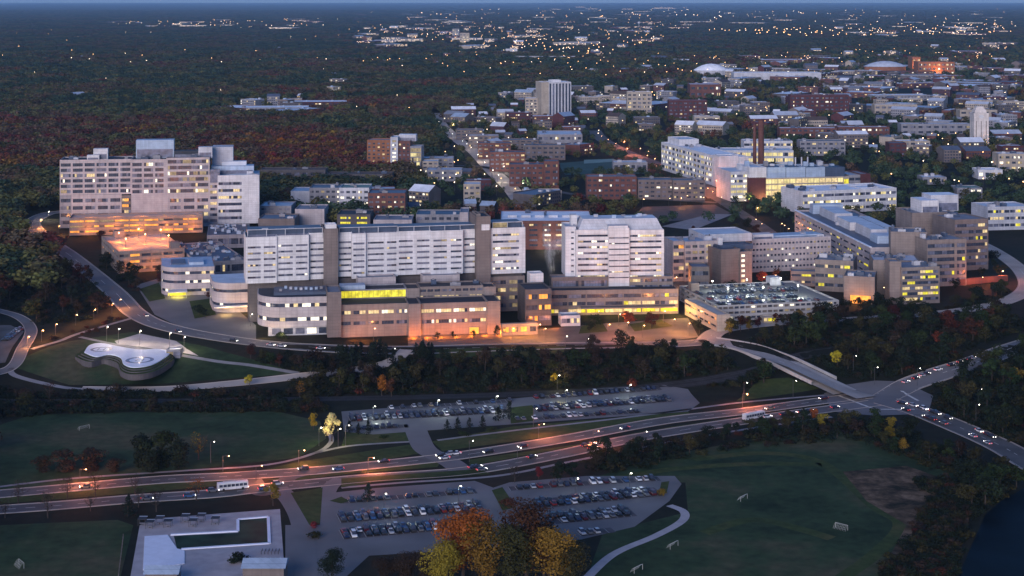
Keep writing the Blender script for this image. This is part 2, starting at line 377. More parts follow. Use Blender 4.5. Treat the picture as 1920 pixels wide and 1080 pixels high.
    # penthouse or louvred plant room whose bottom sits on a roof of height zb
    def plant(s, x0, x1, yt, v, d, zb, m, name='penthouse', top=None, tp=0):
        u0, z1 = s.uz(x0, yt, v); u1 = s.uz(x1, yt, v)[0]; q = MB(); q.box(u0, u1, v, v+d, zb, z1, m, top or m, tp); 
        q.box(u0+.8, u1-.8, v-.12, v-.02, zb+.4, max(zb+.6, (zb+z1)/2), 'glass_grey')
        return s.part(name, q)
    # curved-corner storey: arc on the chosen end
    def rounded(s, u0, u1, v, d, z0, z1, r, wall, roof, rows, lit, ends='l', lits=('lit_warm', 'lit_white'), fill=.32, pane=2.2, first=None):
        pts = []; n = 8
        if 'l' in ends: pts += [(u0+r-r*math.cos(a), v+r-r*math.sin(a)) for a in [i*math.pi/2/n for i in range(n+1)]]
        else: pts += [(u0, v)]
        if 'r' in ends: pts += [(u1-r+r*math.sin(a), v+r-r*math.cos(a)) for a in [i*math.pi/2/n for i in range(n+1)]]
        else: pts += [(u1, v)]
        pts += [(u1, v+d), (u0, v+d)]
        st = (z1-z0-1.2)/rows; wmb = MB(); cx, cy = (u0+u1)/2, v+d/2
        inn = []
        for p in pts:
            q = Vector((p[0]-cx, p[1]-cy)); l = q.length; q *= (l-.6)/l; inn.append((cx+q.x, cy+q.y))
        z = z0
        for k in range(rows):
            h = st*(1-fill); wmb.prism(pts, z, z+h*.6, wall); wmb.prism(pts, z+h*.6+st*fill, z+st, wall); z += st
        wmb.prism(pts, z1-1.2, z1, wall)
        wo = s.part('wall', wmb)
        q = MB(); q.prism(inn, z1-.02, z1+.05, roof); ro = s.part('roof', q)
        for k in range(rows):
            za = z0+st*k+st*(1-fill)*.6; zb_ = za+st*fill; wm = MB()
            for i in range(len(inn)):
                a, b = Vector(inn[i]), Vector(inn[(i+1) % len(inn)]); L = (b-a).length; nn = max(1, int(L/pane))
                for j in range(nn):
                    p, e = a+(b-a)*j/nn, a+(b-a)*(j+1)/nn
                    mt = s.r.choice(lits) if s.r.random() < lit else 'glass'
                    wm.face(((p.x, p.y, za), (e.x, e.y, za), (e.x, e.y, zb_), (p.x, p.y, zb_)), mt)
            s.part('window', wm, wo)
        s.foot(u0, u1, v, v+d); return dict(wall=wo, roof=ro, z1=z1)
def simple(name, label, x0, x1, yt, yb, dy=0, d=18, wall='red_brick', roof='grey_roof', rows=4, cols=1, lit=.2, group=None, cat='building', front=14, **k):
    b = Bd(name, label, (x0, yb), (x1, yb+dy), cat, group); r = b.bay(x0, x1, yt, yb, 0, d, wall, roof, rows, cols, lit, **k); b.foot(r['u0'], r['u1'], 0, d, 3, front); b.r0 = r; return b
# lamps -------------------------------------------------------------
LAMPS = {}
def lamp_proto(kind, h, head, arm=0):
    m = MB(); m.cyl(0, 0, 0, h, .11, .07, 'pole_metal', 6)
    if arm: m.tube([(0, 0, h-.3), (arm*.5, 0, h+.1), (arm, 0, h)], .05, 'pole_metal', 5)
    t = MB(); t.ball(arm, 0, h-.1, .22, head, 8, 5, 1.2, 1.2, .7)
    return m.mesh('pole'), t.mesh('lamp_head')
def street_lamp(px, py, label, warm=True, h=9.0, power=0, group='street lamps of the campus', arm=1.2, spot=None, name='street_lamp', at=None, big=1.0):
    k = (warm, h, arm)
    if k not in LAMPS: LAMPS[k] = lamp_proto('lamp', h, 'lamp_orange' if warm else 'lamp_white', arm)
    p = at or G(px, py); o = empty(name, p); tag(o, label, 'lamp', group)
    for nm, me in zip(('pole', 'lamp_head'), LAMPS[k]):
        c = bpy.data.objects.new(nm, me); C.objects.link(c); c.parent = o
        if nm == 'lamp_head' and big != 1: c.scale = (big, big, big); c.location = (arm*(1-big), 0, (h-.1)*(1-big))
    if power:
        L = bpy.data.lights.new('bulb', 'POINT'); L.energy = power; L.shadow_soft_size = .4
        L.color = (1, .36, .10) if warm else (1, .80, .55)
        if warm == 2: L.color = (1, .26, .10)
        l = bpy.data.objects.new('bulb', L); C.objects.link(l); l.parent = o; l.location = (arm, 0, h-.6)
    return o
def glow(parent, loc, power, col=(1, .36, .10), size=.6, name='bulb'):
    L = bpy.data.lights.new(name, 'POINT'); L.energy = power; L.color = col; L.shadow_soft_size = size
    l = bpy.data.objects.new(name, L); C.objects.link(l); l.parent = parent; l.location = loc; return l
# ------------------------------------------------------------------ trees
def crown_mesh(name, seed, n, leaf, w=1.0, h=1.0, lobes=9, form='round', m='leaf_green', base=.16):
    r = random.Random(seed); mb = MB(); L = []
    for k in range(lobes):
        a, t = r.uniform(0, 6.283), r.uniform(0, 1)
        if form == 'cone': z = base+(1-base)*((k+.5)/lobes); rr = .33*(1-z)**.8+.03; L.append((Vector((math.cos(a)*rr*.45, math.sin(a)*rr*.45, z)), rr*.85, .10))
        elif form == 'clump': L.append((Vector((math.cos(a)*.13, math.sin(a)*.13, .48+.2*t)), r.uniform(.24, .33), r.uniform(.26, .34)))
        elif form == 'low': L.append((Vector((math.cos(a)*.45*t, math.sin(a)*.45*t, .28+.4*r.random()*(1-t*.6))), r.uniform(.22, .36), .26))
        else:
            z = base+.18+(.78-base)*r.random(); mx = .34*math.sqrt(max(.05, 1-((z-.62)/.42)**2)); rr = r.uniform(.13, .23)
            L.append((Vector((math.cos(a)*mx*t, math.sin(a)*mx*t, min(z, 1-rr*.8))), rr, rr*.85))
    s = 1.0
    for k in range(n):
        c, rr, rz = L[int(r.random()**.9*len(L))]
        d = Vector((r.gauss(0, 1), r.gauss(0, 1), r.gauss(.15, 1))).normalized()
        q = r.uniform(.62, 1.08); p = c+Vector((d.x*rr*q, d.y*rr*q, d.z*rz*q)); p.z = max(p.z, .02)
        nrm = (d+Vector((r.gauss(0, .45), r.gauss(0, .45), r.gauss(.2, .45)))).normalized()
        a = nrm.orthogonal().normalized(); b = nrm.cross(a); an = r.uniform(0, 6.28); a, b = a*math.cos(an)+b*math.sin(an), b*math.cos(an)-a*math.sin(an)
        l = leaf*r.uniform(.6, 1.35)
        mb.face([Vector((p2.x*w, p2.y*w, p2.z*h)) for p2 in (p-a*l, p-b*l*.7, p+a*l, p+b*l*.7)], m)
    return mb.mesh(name)
def trunk_mesh(name, seed, m='bark', bare=False, th=1.0):
    r = random.Random(seed); mb = MB()
    mb.tube([(0, 0, -.02), (.01, .005, .25), (.0, .02, .5), (.02, 0, .78)], [.030*th, .022*th, .016*th, .006*th], m, 6)
    for k in range(14 if bare else 6):
        a, z = r.uniform(0, 6.28), r.uniform(.24, .62); l = r.uniform(.18, .32)
        e = Vector((math.cos(a)*l, math.sin(a)*l, z+l*r.uniform(.5, 1.1)))
        mb.tube([(0, 0, z), tuple(Vector((e.x*.5, e.y*.5, z+(e.z-z)*.4))), tuple(e)], [.010*th, .006*th, .002], m, 4)
        if bare:
            for j in range(3):
                b = Vector((r.uniform(-.1, .1), r.uniform(-.1, .1), r.uniform(.05, .16))); mb.tube([tuple(e*.7+Vector((0, 0, z*.3))), tuple(e+b)], [.004, .001], m, 3)
    return mb.mesh(name)
# unit-height shapes, scaled per tree
BROAD = [crown_mesh('crown', 10+k, 700, .040, 1.0+.12*(k % 3), 1.0, 8+k % 4, m='leaf_green') for k in range(6)]
LOWS = [crown_mesh('crown', 40+k, 420, .060, 1.5, 1.0, 8, 'low') for k in range(3)]
CONES = [crown_mesh('crown', 60+k, 560, .036, 1, 1, 13, 'cone', 'leaf_conifer', .06) for k in range(3)]
DENSE = [crown_mesh('crown', 70+k, 1500, .034, 1.25, 1, 14, base=-.08) for k in range(3)]
BARE = [crown_mesh('crown', 80+k, 260, .022, 1.05, 1, 10) for k in range(2)]
BIGC = [crown_mesh('crown', 90+k, 5200, .0165, 1.15, 1, 28, base=.05) for k in range(3)]
TRUNK = [trunk_mesh('trunk', k) for k in range(4)]; BTRUNK = [trunk_mesh('trunk', 20+k, bare=True) for k in range(2)]
NTREE = [0]
def tree(loc, hgt, col, label, cat='tree', group=None, kind='broad', name=None, wide=1.0):
    NTREE[0] += 1; r = R
    crown = {'broad': BROAD, 'shrub': LOWS, 'cone': CONES, 'bare': BARE, 'big': BIGC, 'dense': DENSE}[kind]
    trunk = BTRUNK if kind == 'bare' else TRUNK
    o = empty(name or {'broad': 'leafy_tree' if col in ('dgreen', 'green', 'olive') else 'autumn_tree', 'shrub': 'shrub', 'cone': 'conifer_tree', 'bare': 'bare_tree', 'big': 'autumn_tree', 'dense': 'leafy_tree'}[kind], loc, r.uniform(0, 6.28)); tag(o, label, cat, group)
    c = bpy.data.objects.new('crown', r.choice(crown)); C.objects.link(c); c.parent = o; c.scale = (hgt*wide*r.uniform(.9, 1.1), hgt*wide*r.uniform(.9, 1.1), hgt)
    c.material_slots[0].link = 'OBJECT'; c.material_slots[0].material = M['leaf_conifer' if kind == 'cone' else 'leaf_'+col]
    t = bpy.data.objects.new('trunk', r.choice(trunk)); C.objects.link(t); t.parent = o; t.scale = (hgt,)*3
    return o
WORDS = dict(dgreen='dark green', green='green', olive='olive', brown='dull brown', rust='rust-brown', red='deep red', orange='orange', yellow='yellow', golden='golden brown', pale='pale yellow')
def pick(w):
    t = R.random()*sum(w.values())
    for k, v in w.items():
        t -= v
        if t <= 0: return k
    return k
def wood(poly, n, spacing, hr, cols, where, end, group, kind='broad', wide=1.0, ext=1.0, size=True):
    """trees of one wood; each is told by colour, size and its count from a named end"""
    q = [G(*p) for p in poly]; x0, x1 = min(p.x for p in q), max(p.x for p in q); y0, y1 = min(p.y for p in q), max(p.y for p in q)
    pts = []; tries = 0; PP = [(p.x, p.y) for p in q]
    while len(pts) < n and tries < 6000:
        tries += 1; x, y = R.uniform(x0, x1), R.uniform(y0, y1)
        if not inpoly(np.array([x]), np.array([y]), PP)[0] or blocked([x], [y])[0]: continue
        if any((x-a)**2+(y-b)**2 < spacing**2 for a, b in pts): continue
        pts.append((x, y))
    it = [(x, y, R.uniform(*hr), pick(cols)) for x, y in pts]; cnt = {}
    for x, y, h, c in sorted(it, key=lambda t: t[0]/t[1]*(1 if end[0] == 'l' else -1)):
        sz = ('tall ' if h > (hr[0]+hr[1])/2 else 'low ') if size else ''
        k = cnt[(c, sz)] = cnt.get((c, sz), 0)+1
        nm = dict(broad='tree', shrub='shrub', cone='conifer', bare='bare tree')[kind]
        tree(Vector((x, y, zg(y))), h, c, f'{sz}{WORDS[c]} {nm}, {ordw(k)} such from the {end[1]} end, {where.removeprefix("of the ").removeprefix("of ")}', 'shrub' if kind == 'shrub' else 'tree', group, kind, wide=wide)
# ------------------------------------------------------------------ cars
def car_mesh(kind, lights=False):
    mb = MB(); L, W = (4.6, 1.84) if kind != 'van' else (5.2, 1.95)
    hb = {'sedan': .78, 'suv': .95, 'van': 1.1, 'hatch': .82}[kind]; ht = {'sedan': 1.45, 'suv': 1.75, 'van': 2.05, 'hatch': 1.5}[kind]
    a, b = {'sedan': (-1.45, 1.0), 'suv': (-2.15, 1.05), 'van': (-2.5, 1.6), 'hatch': (-1.95, .95)}[kind]
    def loft(secs, m, cap=True):
        k = len(mb.v); n = len(secs[0]); i = mb.mi(m)
        for s in secs: mb.v += s
        for q in range(len(secs)-1):
            for j in range(n): mb.f.append((k+q*n+j, k+q*n+(j+1) % n, k+(q+1)*n+(j+1) % n, k+(q+1)*n+j)); mb.m.append(i)
        mb.f.append(tuple(k+j for j in reversed(range(n)))); mb.m.append(i); mb.f.append(tuple(k+(len(secs)-1)*n+j for j in range(n))); mb.m.append(i)
    def sec(x, w, z0, z1): return [(x, -w, z0), (x, w, z0), (x, w, z1-.12), (x, w-.14, z1), (x, -w+.14, z1), (x, -w, z1-.12)]
    h = W/2
    loft([sec(-L/2, h*.9, .35, hb*.92), sec(-L/2+.25, h, .25, hb), sec(0, h, .22, hb), sec(L/2-.7, h, .25, hb*.93), sec(L/2-.08, h*.92, .32, hb*.75)], 'car_paint')
    loft([sec(a, h*.86, hb-.05, hb+.05), sec(a+.45, h*.82, hb-.05, ht-.06), sec(b-.85, h*.8, hb-.05, ht-.04), sec(b, h*.86, hb-.05, hb+.05)], 'glass')
    mb.box(a+.5, b-.9, -h*.72, h*.72, ht-.05, ht, 'car_paint', None, .06)
    for x in (-L*.3, L*.31):
        for y in (-h+.09, h-.09):
            k = len(mb.v); n = 9; i = mb.mi('tyre')
            for yy in (y-.1, y+.1): mb.v += [(x+.33*math.cos(6.283*j/n), yy, .33+.33*math.sin(6.283*j/n)) for j in range(n)]
            for j in range(n): mb.f.append((k+j, k+(j+1) % n, k+n+(j+1) % n, k+n+j)); mb.m.append(i)
            mb.f.append(tuple(k+j for j in range(n))); mb.m.append(i); mb.f.append(tuple(k+n+j for j in reversed(range(n)))); mb.m.append(i)
    if lights:
        for y in (-h*.65, h*.65):
            mb.ball(L/2-.05, y, .62, .16, 'headlight', 6, 4); mb.ball(-L/2, y, .72, .13, 'taillight', 6, 4)
    return mb.mesh('car')
CARCOL = dict(black=(.010, .010, .012), charcoal=(.03, .032, .038), grey=(.11, .115, .13), silver=(.40, .42, .46), white=(.72, .73, .76), navy=(.014, .025, .07), blue=(.03, .08, .20), red=(.20, .014, .014), maroon=(.075, .01, .014), tan=(.26, .20, .13))
for n, c in CARCOL.items(): mat('paint_'+n, c, .3, 0.03, 1, .5)
mat('car_paint', (.1, .1, .1), .3, 0, 1, .5)
CARS = {k: car_mesh(k) for k in ('sedan', 'suv', 'hatch', 'van')}; CARSL = {k: car_mesh(k, True) for k in ('sedan', 'suv', 'hatch', 'van')}
CARW = dict(black=5, charcoal=4, grey=3, silver=3, white=3, navy=3, blue=1.5, red=1, maroon=1.4, tan=.5)
KW = dict(sedan='saloon car', suv='estate car', hatch='hatchback', van='people carrier')
NC = [0]; BAYS = MB(); mat('asphalt_dark', (.075, .07, .08), .9, .25, .2)
def car(loc, ang, label, col, kind, lights=False, group=None, name='parked_car'):
    NC[0] += 1
    o = bpy.data.objects.new(name, (CARSL if lights else CARS)[kind]); C.objects.link(o); o.location = loc; o.rotation_euler = (0, 0, ang)
    k = [i for i, m in enumerate(o.data.materials) if m.name == 'car_paint'][0]
    o.material_slots[k].link = 'OBJECT'; o.material_slots[k].material = M['paint_'+col]
    return tag(o, label, 'car', group)
def row(a, b, fillp, where, end, group, double=False, pitch=2.75, flip=0, zf=None):
    A, B = G(*a), G(*b); d = (B-A); L = d.length; d.normalize(); n = Vector((-d.y, d.x, 0)); an = math.atan2(n.y, n.x); cnt = {}; N = int(L/pitch)
    block([(A.x, A.y), (B.x, B.y), (B.x+n.x, B.y+n.y), (A.x+n.x, A.y+n.y)], 4)
    hw = 5.4 if double else 2.75; qq = [A+n*hw, A-n*hw, B-n*hw, B+n*hw]; drape('parking_bay', qq, .16, 'asphalt_dark', world=True)  # darker asphalt sheet under the whole parked row
    for i in range(N+1):
        p = A+d*i*pitch; BAYS.face([(*(p+d*dx+n*dy).xy, zg(p.y)+.19) for dx, dy in ((-.06, -hw+.2), (.06, -hw+.2), (.06, hw-.2), (-.06, hw-.2))], 'marking')
    for side in ((-2.55, 2.55) if double else (0,)):
        for i in (range(N) if end[0] == 'l' else reversed(range(N))):
            if R.random() > fillp: continue
            p = A+d*(i+.5)*pitch+n*(side+R.uniform(-.25, .25)); p.z = zg(p.y)+.16
            kind = R.choice(('sedan', 'sedan', 'suv', 'suv', 'hatch', 'van')); c = pick(CARW)
            k = cnt[(c, kind, side)] = cnt.get((c, kind, side), 0)+1
            w = where if not double else ('near file, ' if side < 0 else 'far file, ')+where
            car(p, an+(math.pi if R.random() < .4 else 0)+R.uniform(-.03, .03), f'{c} {KW[kind]}, {ordw(k)} such from {end[1]}, {w}', c, kind, False, group)
# ------------------------------------------------------------------ ground sheets
drape('meadow', [(-10, 800), (60, 778), (300, 772), (520, 772), (600, 790), (612, 822), (560, 858), (330, 884), (0, 920)], .06, 'field_grass', mask=1)
drape('playing_field', [(1085, 905), (1240, 856), (1420, 822), (1560, 808), (1690, 830), (1800, 885), (1825, 930), (1790, 1000), (1765, 1085), (1100, 1085), (1130, 1000), (1290, 960), (1285, 905)], .06, 'field_grass')
block([tuple(G(*p).xy) for p in ((1085, 905), (1240, 868), (1420, 836), (1560, 850), (1650, 880), (1600, 900), (1640, 940), (1700, 985), (1640, 1085), (1100, 1085), (1130, 1000), (1290, 960), (1285, 905))], 0)
drape('rough_bank', [(1580, 885), (1700, 874), (1790, 905), (1820, 960), (1790, 1085), (1645, 1085), (1700, 985), (1625, 940)], .12, 'rough_grass', mask=0)
for ln in ([(1300, 862), (1430, 850), (1540, 868), (1640, 950), (1688, 985), (1640, 1040), (1570, 1090)], [(1110, 905), (1260, 880), (1420, 870), (1540, 872)], [(1320, 1000), (1420, 975), (1560, 1010)]): ribbon('grass_strip', ln, 5.5, .1, 'lawn_grass')
drape('lawn', [(560, 866), (780, 832), (790, 850), (700, 866), (480, 884)], .08, 'lawn_grass', mask=1)
drape('lawn', [(810, 828), (960, 800), (1290, 772), (1300, 782), (1080, 812), (830, 846)], .08, 'lawn_grass', mask=1)
drape('lawn', [(650, 806), (760, 802), (785, 828), (640, 838)], .08, 'lawn_grass')
drape('verge', [(500, 900), (830, 862), (820, 876), (640, 890), (540, 903)], .08, 'lawn_grass', mask=1)
drape('verge', [(880, 862), (1080, 834), (1260, 800), (1540, 762), (1560, 766), (1380, 786), (1200, 810), (1060, 840), (880, 874)], .08, 'lawn_grass', mask=1)
drape('verge', [(200, 905), (470, 894), (468, 906), (250, 925), (0, 945), (0, 935)], .08, 'lawn_grass', mask=1)
drape('river', [(1795, 1085), (1825, 1015), (1848, 965), (1880, 938), (1925, 912), (2400, 800), (2600, 1085)], .05, 'water', mask=1)
drape('lawn', [(0, 985), (220, 975), (250, 985), (225, 1085), (-20, 1085)], .06, 'field_grass')
drape('lawn', [(800, 655), (1060, 650), (1055, 670), (820, 678)], .08, 'lawn_grass', mask=1)
drape('lawn', [(50, 668), (130, 640), (250, 622), (420, 660), (560, 700), (300, 720), (130, 722), (30, 690)], .07, 'field_grass', mask=1)
drape('lawn', [(1420, 712), (1480, 708), (1540, 728), (1380, 752)], .08, 'lawn_grass', mask=1)
# ------------------------------------------------------------------ roads
UP = [(1625, 742), (1540, 752), (1400, 771), (1240, 790), (1060, 823), (900, 849), (800, 862), (600, 882), (440, 893), (300, 900), (130, 915), (-60, 932)]
LO = [(1640, 756), (1540, 769), (1390, 790), (1200, 820), (1060, 850), (930, 875), (840, 887), (700, 896), (560, 909), (480, 917), (400, 926), (250, 936), (100, 949), (-60, 960)]
marks = MB(); kerbs = MB()
def road(line, w, m='asphalt', off=.10, kerb=True, mark=True, name='road', zf=None, **k):
    o = ribbon(name, line, w, off, m, zf=zf, **k)
    if kerb:
        for s in (-1, 1): ribbon(None, line, .45, off+.13, 'concrete_road', shift=s*(w/2+.2), mb=kerbs, mask=False, th=.16, zf=zf)
    if mark:
        ribbon(None, line, .3, off+.03, 'marking', mb=marks, dash=(9, 3.5), mask=False, zf=zf)
        for s in (-1, 1): ribbon(None, line, .22, off+.03, 'marking', shift=s*(w/2-.6), mb=marks, mask=False, zf=zf)
    return o
road(UP, 10, 'asphalt'); road(LO, 10, 'asphalt')
road([(1655, 748), (1700, 724), (1760, 702), (1850, 672), (1960, 632), (2150, 565), (2400, 500)], 13, 'asphalt_pale')
road([(1660, 752), (1720, 770), (1800, 802), (1880, 838), (1960, 885), (2150, 990), (2400, 1100)], 15, 'asphalt')
drape('junction', [(1545, 738), (1585, 722), (1640, 714), (1700, 716), (1750, 742), (1740, 776), (1640, 780), (1560, 772)], .14, 'asphalt_pale', mask=3)
for a, b in (((1572, 742), (1635, 766)), ((1690, 733), (1722, 752)), ((1650, 768), (1715, 768))): ribbon(None, [a, b], 1.4, .18, 'marking', mb=marks, mask=False)
# ramped road from the plateau down to the junction: carried on a bridge deck over the railway
def zdeck(p):
    y = p.y; return max(zg(y)+.1, 10*min(1, max(0, (y-752)/62)) if p.x > 90 else 0)
ramp = [P(1330, 640, 10), P(1400, 652, 9.6), P(1470, 677, 8), P(1530, 706, 5), P(1585, 732, 2), P(1625, 748, .2)]
prof = [(p.x, p.z) for p in ramp]
def zr(p):
    x = p.x
    for (a, za), (b, zb) in zip(prof, prof[1:]):
        if x <= b: return za+(zb-za)*max(0, (x-a)/(b-a))
    return prof[-1][1]
rl = [Vector((p.x, p.y, 0)) for p in ramp]
ribbon('ramp_road', rl, 16, .25, 'concrete_road', zf=zr, world=True)
for s in (-1, 1): ribbon(None, rl, .5, .30, 'marking', zf=zr, world=True, mb=marks, shift=s*.3 if s > 0 else -4, dash=(9, 4), mask=False)
br = empty('road_bridge', rl[1]); tag(br, 'pale concrete road bridge with parapets ramping down to the big junction', 'bridge')
for s in (-1, 1):
    m = MB(); pts = smooth(rl[:5], 8)[:27]
    for a, b in zip(pts, pts[1:]):
        d = (b-a).normalized(); n = Vector((-d.y, d.x, 0))*s
        q0, q1, q2, q3 = a+n*8.2, b+n*8.2, b+n*8.8, a+n*8.8
        za, zb = zr(a), zr(b)
        for (p, e, h0, h1) in ((q0, q1, .2, .9), (q2, q3, -.9, .9)):
            zp, ze = (za, zb) if p is q0 else (zb, za)
            m.face(((p.x, p.y, zp+h0), (e.x, e.y, ze+h0), (e.x, e.y, ze+h1), (p.x, p.y, zp+h1)), 'concrete')
        m.face(((q0.x, q0.y, za+.9), (q1.x, q1.y, zb+.9), (q2.x, q2.y, zb+.9), (q3.x, q3.y, za+.9)), 'concrete')
    m.v = [(x-rl[1].x, y-rl[1].y, z-rl[1].z) for x, y, z in m.v]; m.build('parapet', br)
m = MB(); pts = smooth(rl[:5], 6)
for a, b in zip(pts, pts[1:]):
    d = (b-a).normalized(); n = Vector((-d.y, d.x, 0))*8.3
    for h in (-.9,):
        m.face([((q.x, q.y, zr(q0)+h)) for q, q0 in ((a+n, a), (b+n, b), (b-n, b), (a-n, a))], 'concrete')
m.v = [(x-rl[1].x, y-rl[1].y, z-rl[1].z) for x, y, z in m.v]; m.build('deck', br)
for t in (.9, 1.5, 2.1):
    k = int(t); p = rl[k].lerp(rl[k+1], t-k); m = MB(); d = (rl[k+1]-rl[k]).normalized(); n = Vector((-d.y, d.x, 0))
    for s in (-5.5, 0, 5.5): q = p+n*s-rl[1]; m.cyl(q.x, q.y, -11, zr(p)-.9, .7, .7, 'concrete', 10)
    m.build('pier', br)
# hospital drive and the plateau roads
road([(1330, 641), (1240, 646), (1060, 648), (900, 652), (760, 656), (620, 653), (480, 643), (330, 618), (258, 590), (212, 545), (135, 482), (85, 447), (60, 420), (85, 402), (130, 396)], 13, 'asphalt_pale', mark=True)
road([(1322, 643), (1345, 622), (1400, 612), (1470, 605), (1560, 601), (1680, 594), (1790, 584), (1880, 567), (1925, 540), (1912, 505), (1860, 468), (1800, 440)], 11, 'concrete_road')
road([(152, 730), (300, 730), (430, 720), (560, 706), (680, 692), (738, 676), (762, 656)], 6.5, 'concrete_road', mark=False)
road([(-40, 705), (20, 690), (42, 655), (58, 618), (30, 592), (-40, 575)], 6, 'asphalt_pale', mark=False)
ribbon('path', [(60, 655), (110, 640), (150, 625), (250, 596)], 3, .1, 'path_paving'); ribbon('path', [(20, 690), (30, 705), (110, 725), (152, 730)], 3, .1, 'path_paving')
ribbon('path', [(150, 632), (240, 650), (390, 675), (470, 685), (560, 700)], 3, .1, 'path_paving')
ribbon('path', [(-40, 918), (130, 898), (330, 884), (500, 872), (590, 850), (620, 830), (618, 812)], 2.2, .12, 'path_paving'); ribbon('path', [(590, 850), (660, 836), (780, 828)], 2.2, .12, 'path_paving')
ribbon('path', [(820, 826), (960, 808), (1150, 786), (1290, 768), (1400, 754), (1560, 740)], 2.2, .12, 'path_paving')
ribbon('path', [(640, 915), (760, 905), (930, 893), (1060, 868), (1240, 832), (1400, 805), (1560, 782)], 2.2, .12, 'path_paving')
ribbon('path', [(1255, 948), (1282, 960), (1278, 978), (1230, 1005), (1150, 1040), (1095, 1090)], 3.4, .14, 'paving')
# lots
road([(775, 792), (785, 820), (800, 845), (845, 868), (868, 886)], 10, 'asphalt_pale', mark=False, off=.16, kerb=False)
road([(640, 898), (618, 915), (608, 945), (606, 985), (612, 1020)], 7, 'asphalt_pale', mark=False, off=.16, kerb=False)
road([(465, 885), (478, 905), (490, 925), (520, 915), (545, 895), (590, 884)], 7, 'asphalt', mark=False, off=.16, kerb=False)
road([(520, 915), (545, 940), (565, 980), (572, 1040), (575, 1090)], 8, 'asphalt_pale', mark=False, off=.18, kerb=False)
drape('car_park', [(618, 925), (700, 916), (890, 902), (925, 915), (955, 905), (1100, 893), (1265, 893), (1278, 908), (1255, 940), (1190, 988), (1090, 1012), (900, 1030), (650, 1045), (612, 1020)], .12, 'asphalt_pale', mask=2)
drape('car_park', [(640, 772), (745, 764), (960, 748), (1130, 728), (1245, 722), (1290, 730), (1312, 756), (1290, 772), (1180, 780), (960, 796), (700, 815), (645, 810)], .12, 'asphalt_pale', mask=2)
drape('car_park', [(-60, 610), (20, 610), (45, 622), (10, 680), (-60, 690)], .12, 'asphalt', mask=2)
for i, q in enumerate([[(922, 920), (942, 914), (968, 952), (942, 958)], [(618, 940), (640, 932), (655, 940), (640, 945)], [(1240, 905), (1255, 903), (1250, 925), (1236, 925)],
          [(955, 765), (1000, 760), (1000, 790), (958, 795)], [(640, 898), (700, 894), (900, 880), (920, 890), (700, 905), (640, 915)], [(545, 925), (605, 915), (600, 985), (580, 985)]]):
    drape('planted_island', q, .2, 'lawn_grass', mask=0)
tag(marks.build('road_marking'), kind='structure'); tag(kerbs.build('kerb'), kind='structure')
# railway below the wooded bank
ribbon('railway_bed', [(-80, 752), (300, 752), (600, 748), (900, 742), (1200, 728), (1400, 700), (1500, 668), (1700, 640)], 9, .05, 'ballast', mask=True)
rm = MB()
for s in (-2.9, -1.45, 1.45, 2.9): ribbon(None, [(-80, 752), (300, 752), (600, 748), (900, 742), (1200, 728), (1400, 700), (1500, 668)], .15, .2, 'pole_metal', shift=s, mb=rm, mask=False)
tag(rm.build('railway_track'), kind='structure')
# hospital forecourts and plazas
drape('forecourt', [(765, 622), (1010, 618), (1140, 606), (1290, 596), (1310, 632), (1240, 642), (1060, 644), (900, 648), (765, 650)], .06, 'asphalt', mask=2)
drape('forecourt', [(255, 535), (330, 512), (420, 560), (480, 610), (480, 636), (400, 626), (330, 610), (290, 590)], .06, 'asphalt_pale', mask=2)
drape('forecourt', [(1130, 500), (1290, 490), (1290, 560), (1240, 545)], .05, 'asphalt', mask=2)
for i, q in enumerate([[(1240, 600), (1180, 608), (1190, 622), (1262, 612)], [(1090, 612), (1130, 606), (1140, 622), (1085, 626)], [(262, 542), (298, 530), (310, 560), (280, 566)], [(355, 565), (395, 560), (405, 590), (365, 598)]]):
    drape('planted_island', q, .15, 'lawn_grass')
# ------------------------------------------------------------------ streets running off through the town
road([(985, 388), (955, 350), (925, 322), (890, 285), (858, 262), (830, 236), (815, 212)], 17, 'concrete_road', mark=False, kerb=False, name='street', clear=46)
road([(1345, 372), (1300, 335), (1240, 310), (1180, 288), (1130, 262), (1115, 245)], 18, 'asphalt', mark=False, kerb=False, name='street', clear=46)
road([(1460, 450), (1420, 420), (1345, 372)], 12, 'asphalt', mark=False, kerb=False, name='street', clear=46)
road([(760, 318), (900, 312), (1050, 360), (1200, 372), (1345, 380)], 9, 'asphalt', mark=False, kerb=False, name='street', clear=46)
drape('dirt_lot', [(1180, 418), (1205, 388), (1340, 384), (1370, 400), (1330, 412)], .2, 'dirt', mask=3)
drape('dirt_lot', [(1240, 425), (1330, 402), (1375, 402), (1300, 432)], .25, 'path_paving', mask=3)
drape('turf_pitch', [(1045, 306), (1150, 298), (1215, 316), (1215, 326), (1060, 328)], .15, 'turf', mask=4)
drape('turf_pitch', [(1095, 300), (1150, 298), (1160, 303), (1095, 307)], .2, 'green_roof')
block([tuple(G(*p).xy) for p in ((38, 400), (130, 394), (150, 440), (72, 446))], 4, 30)
block([tuple(G(*p).xy) for p in ((1655, 752), (1720, 765), (1800, 800), (1960, 885), (1960, 895), (1800, 815), (1700, 778))], 3, 10)
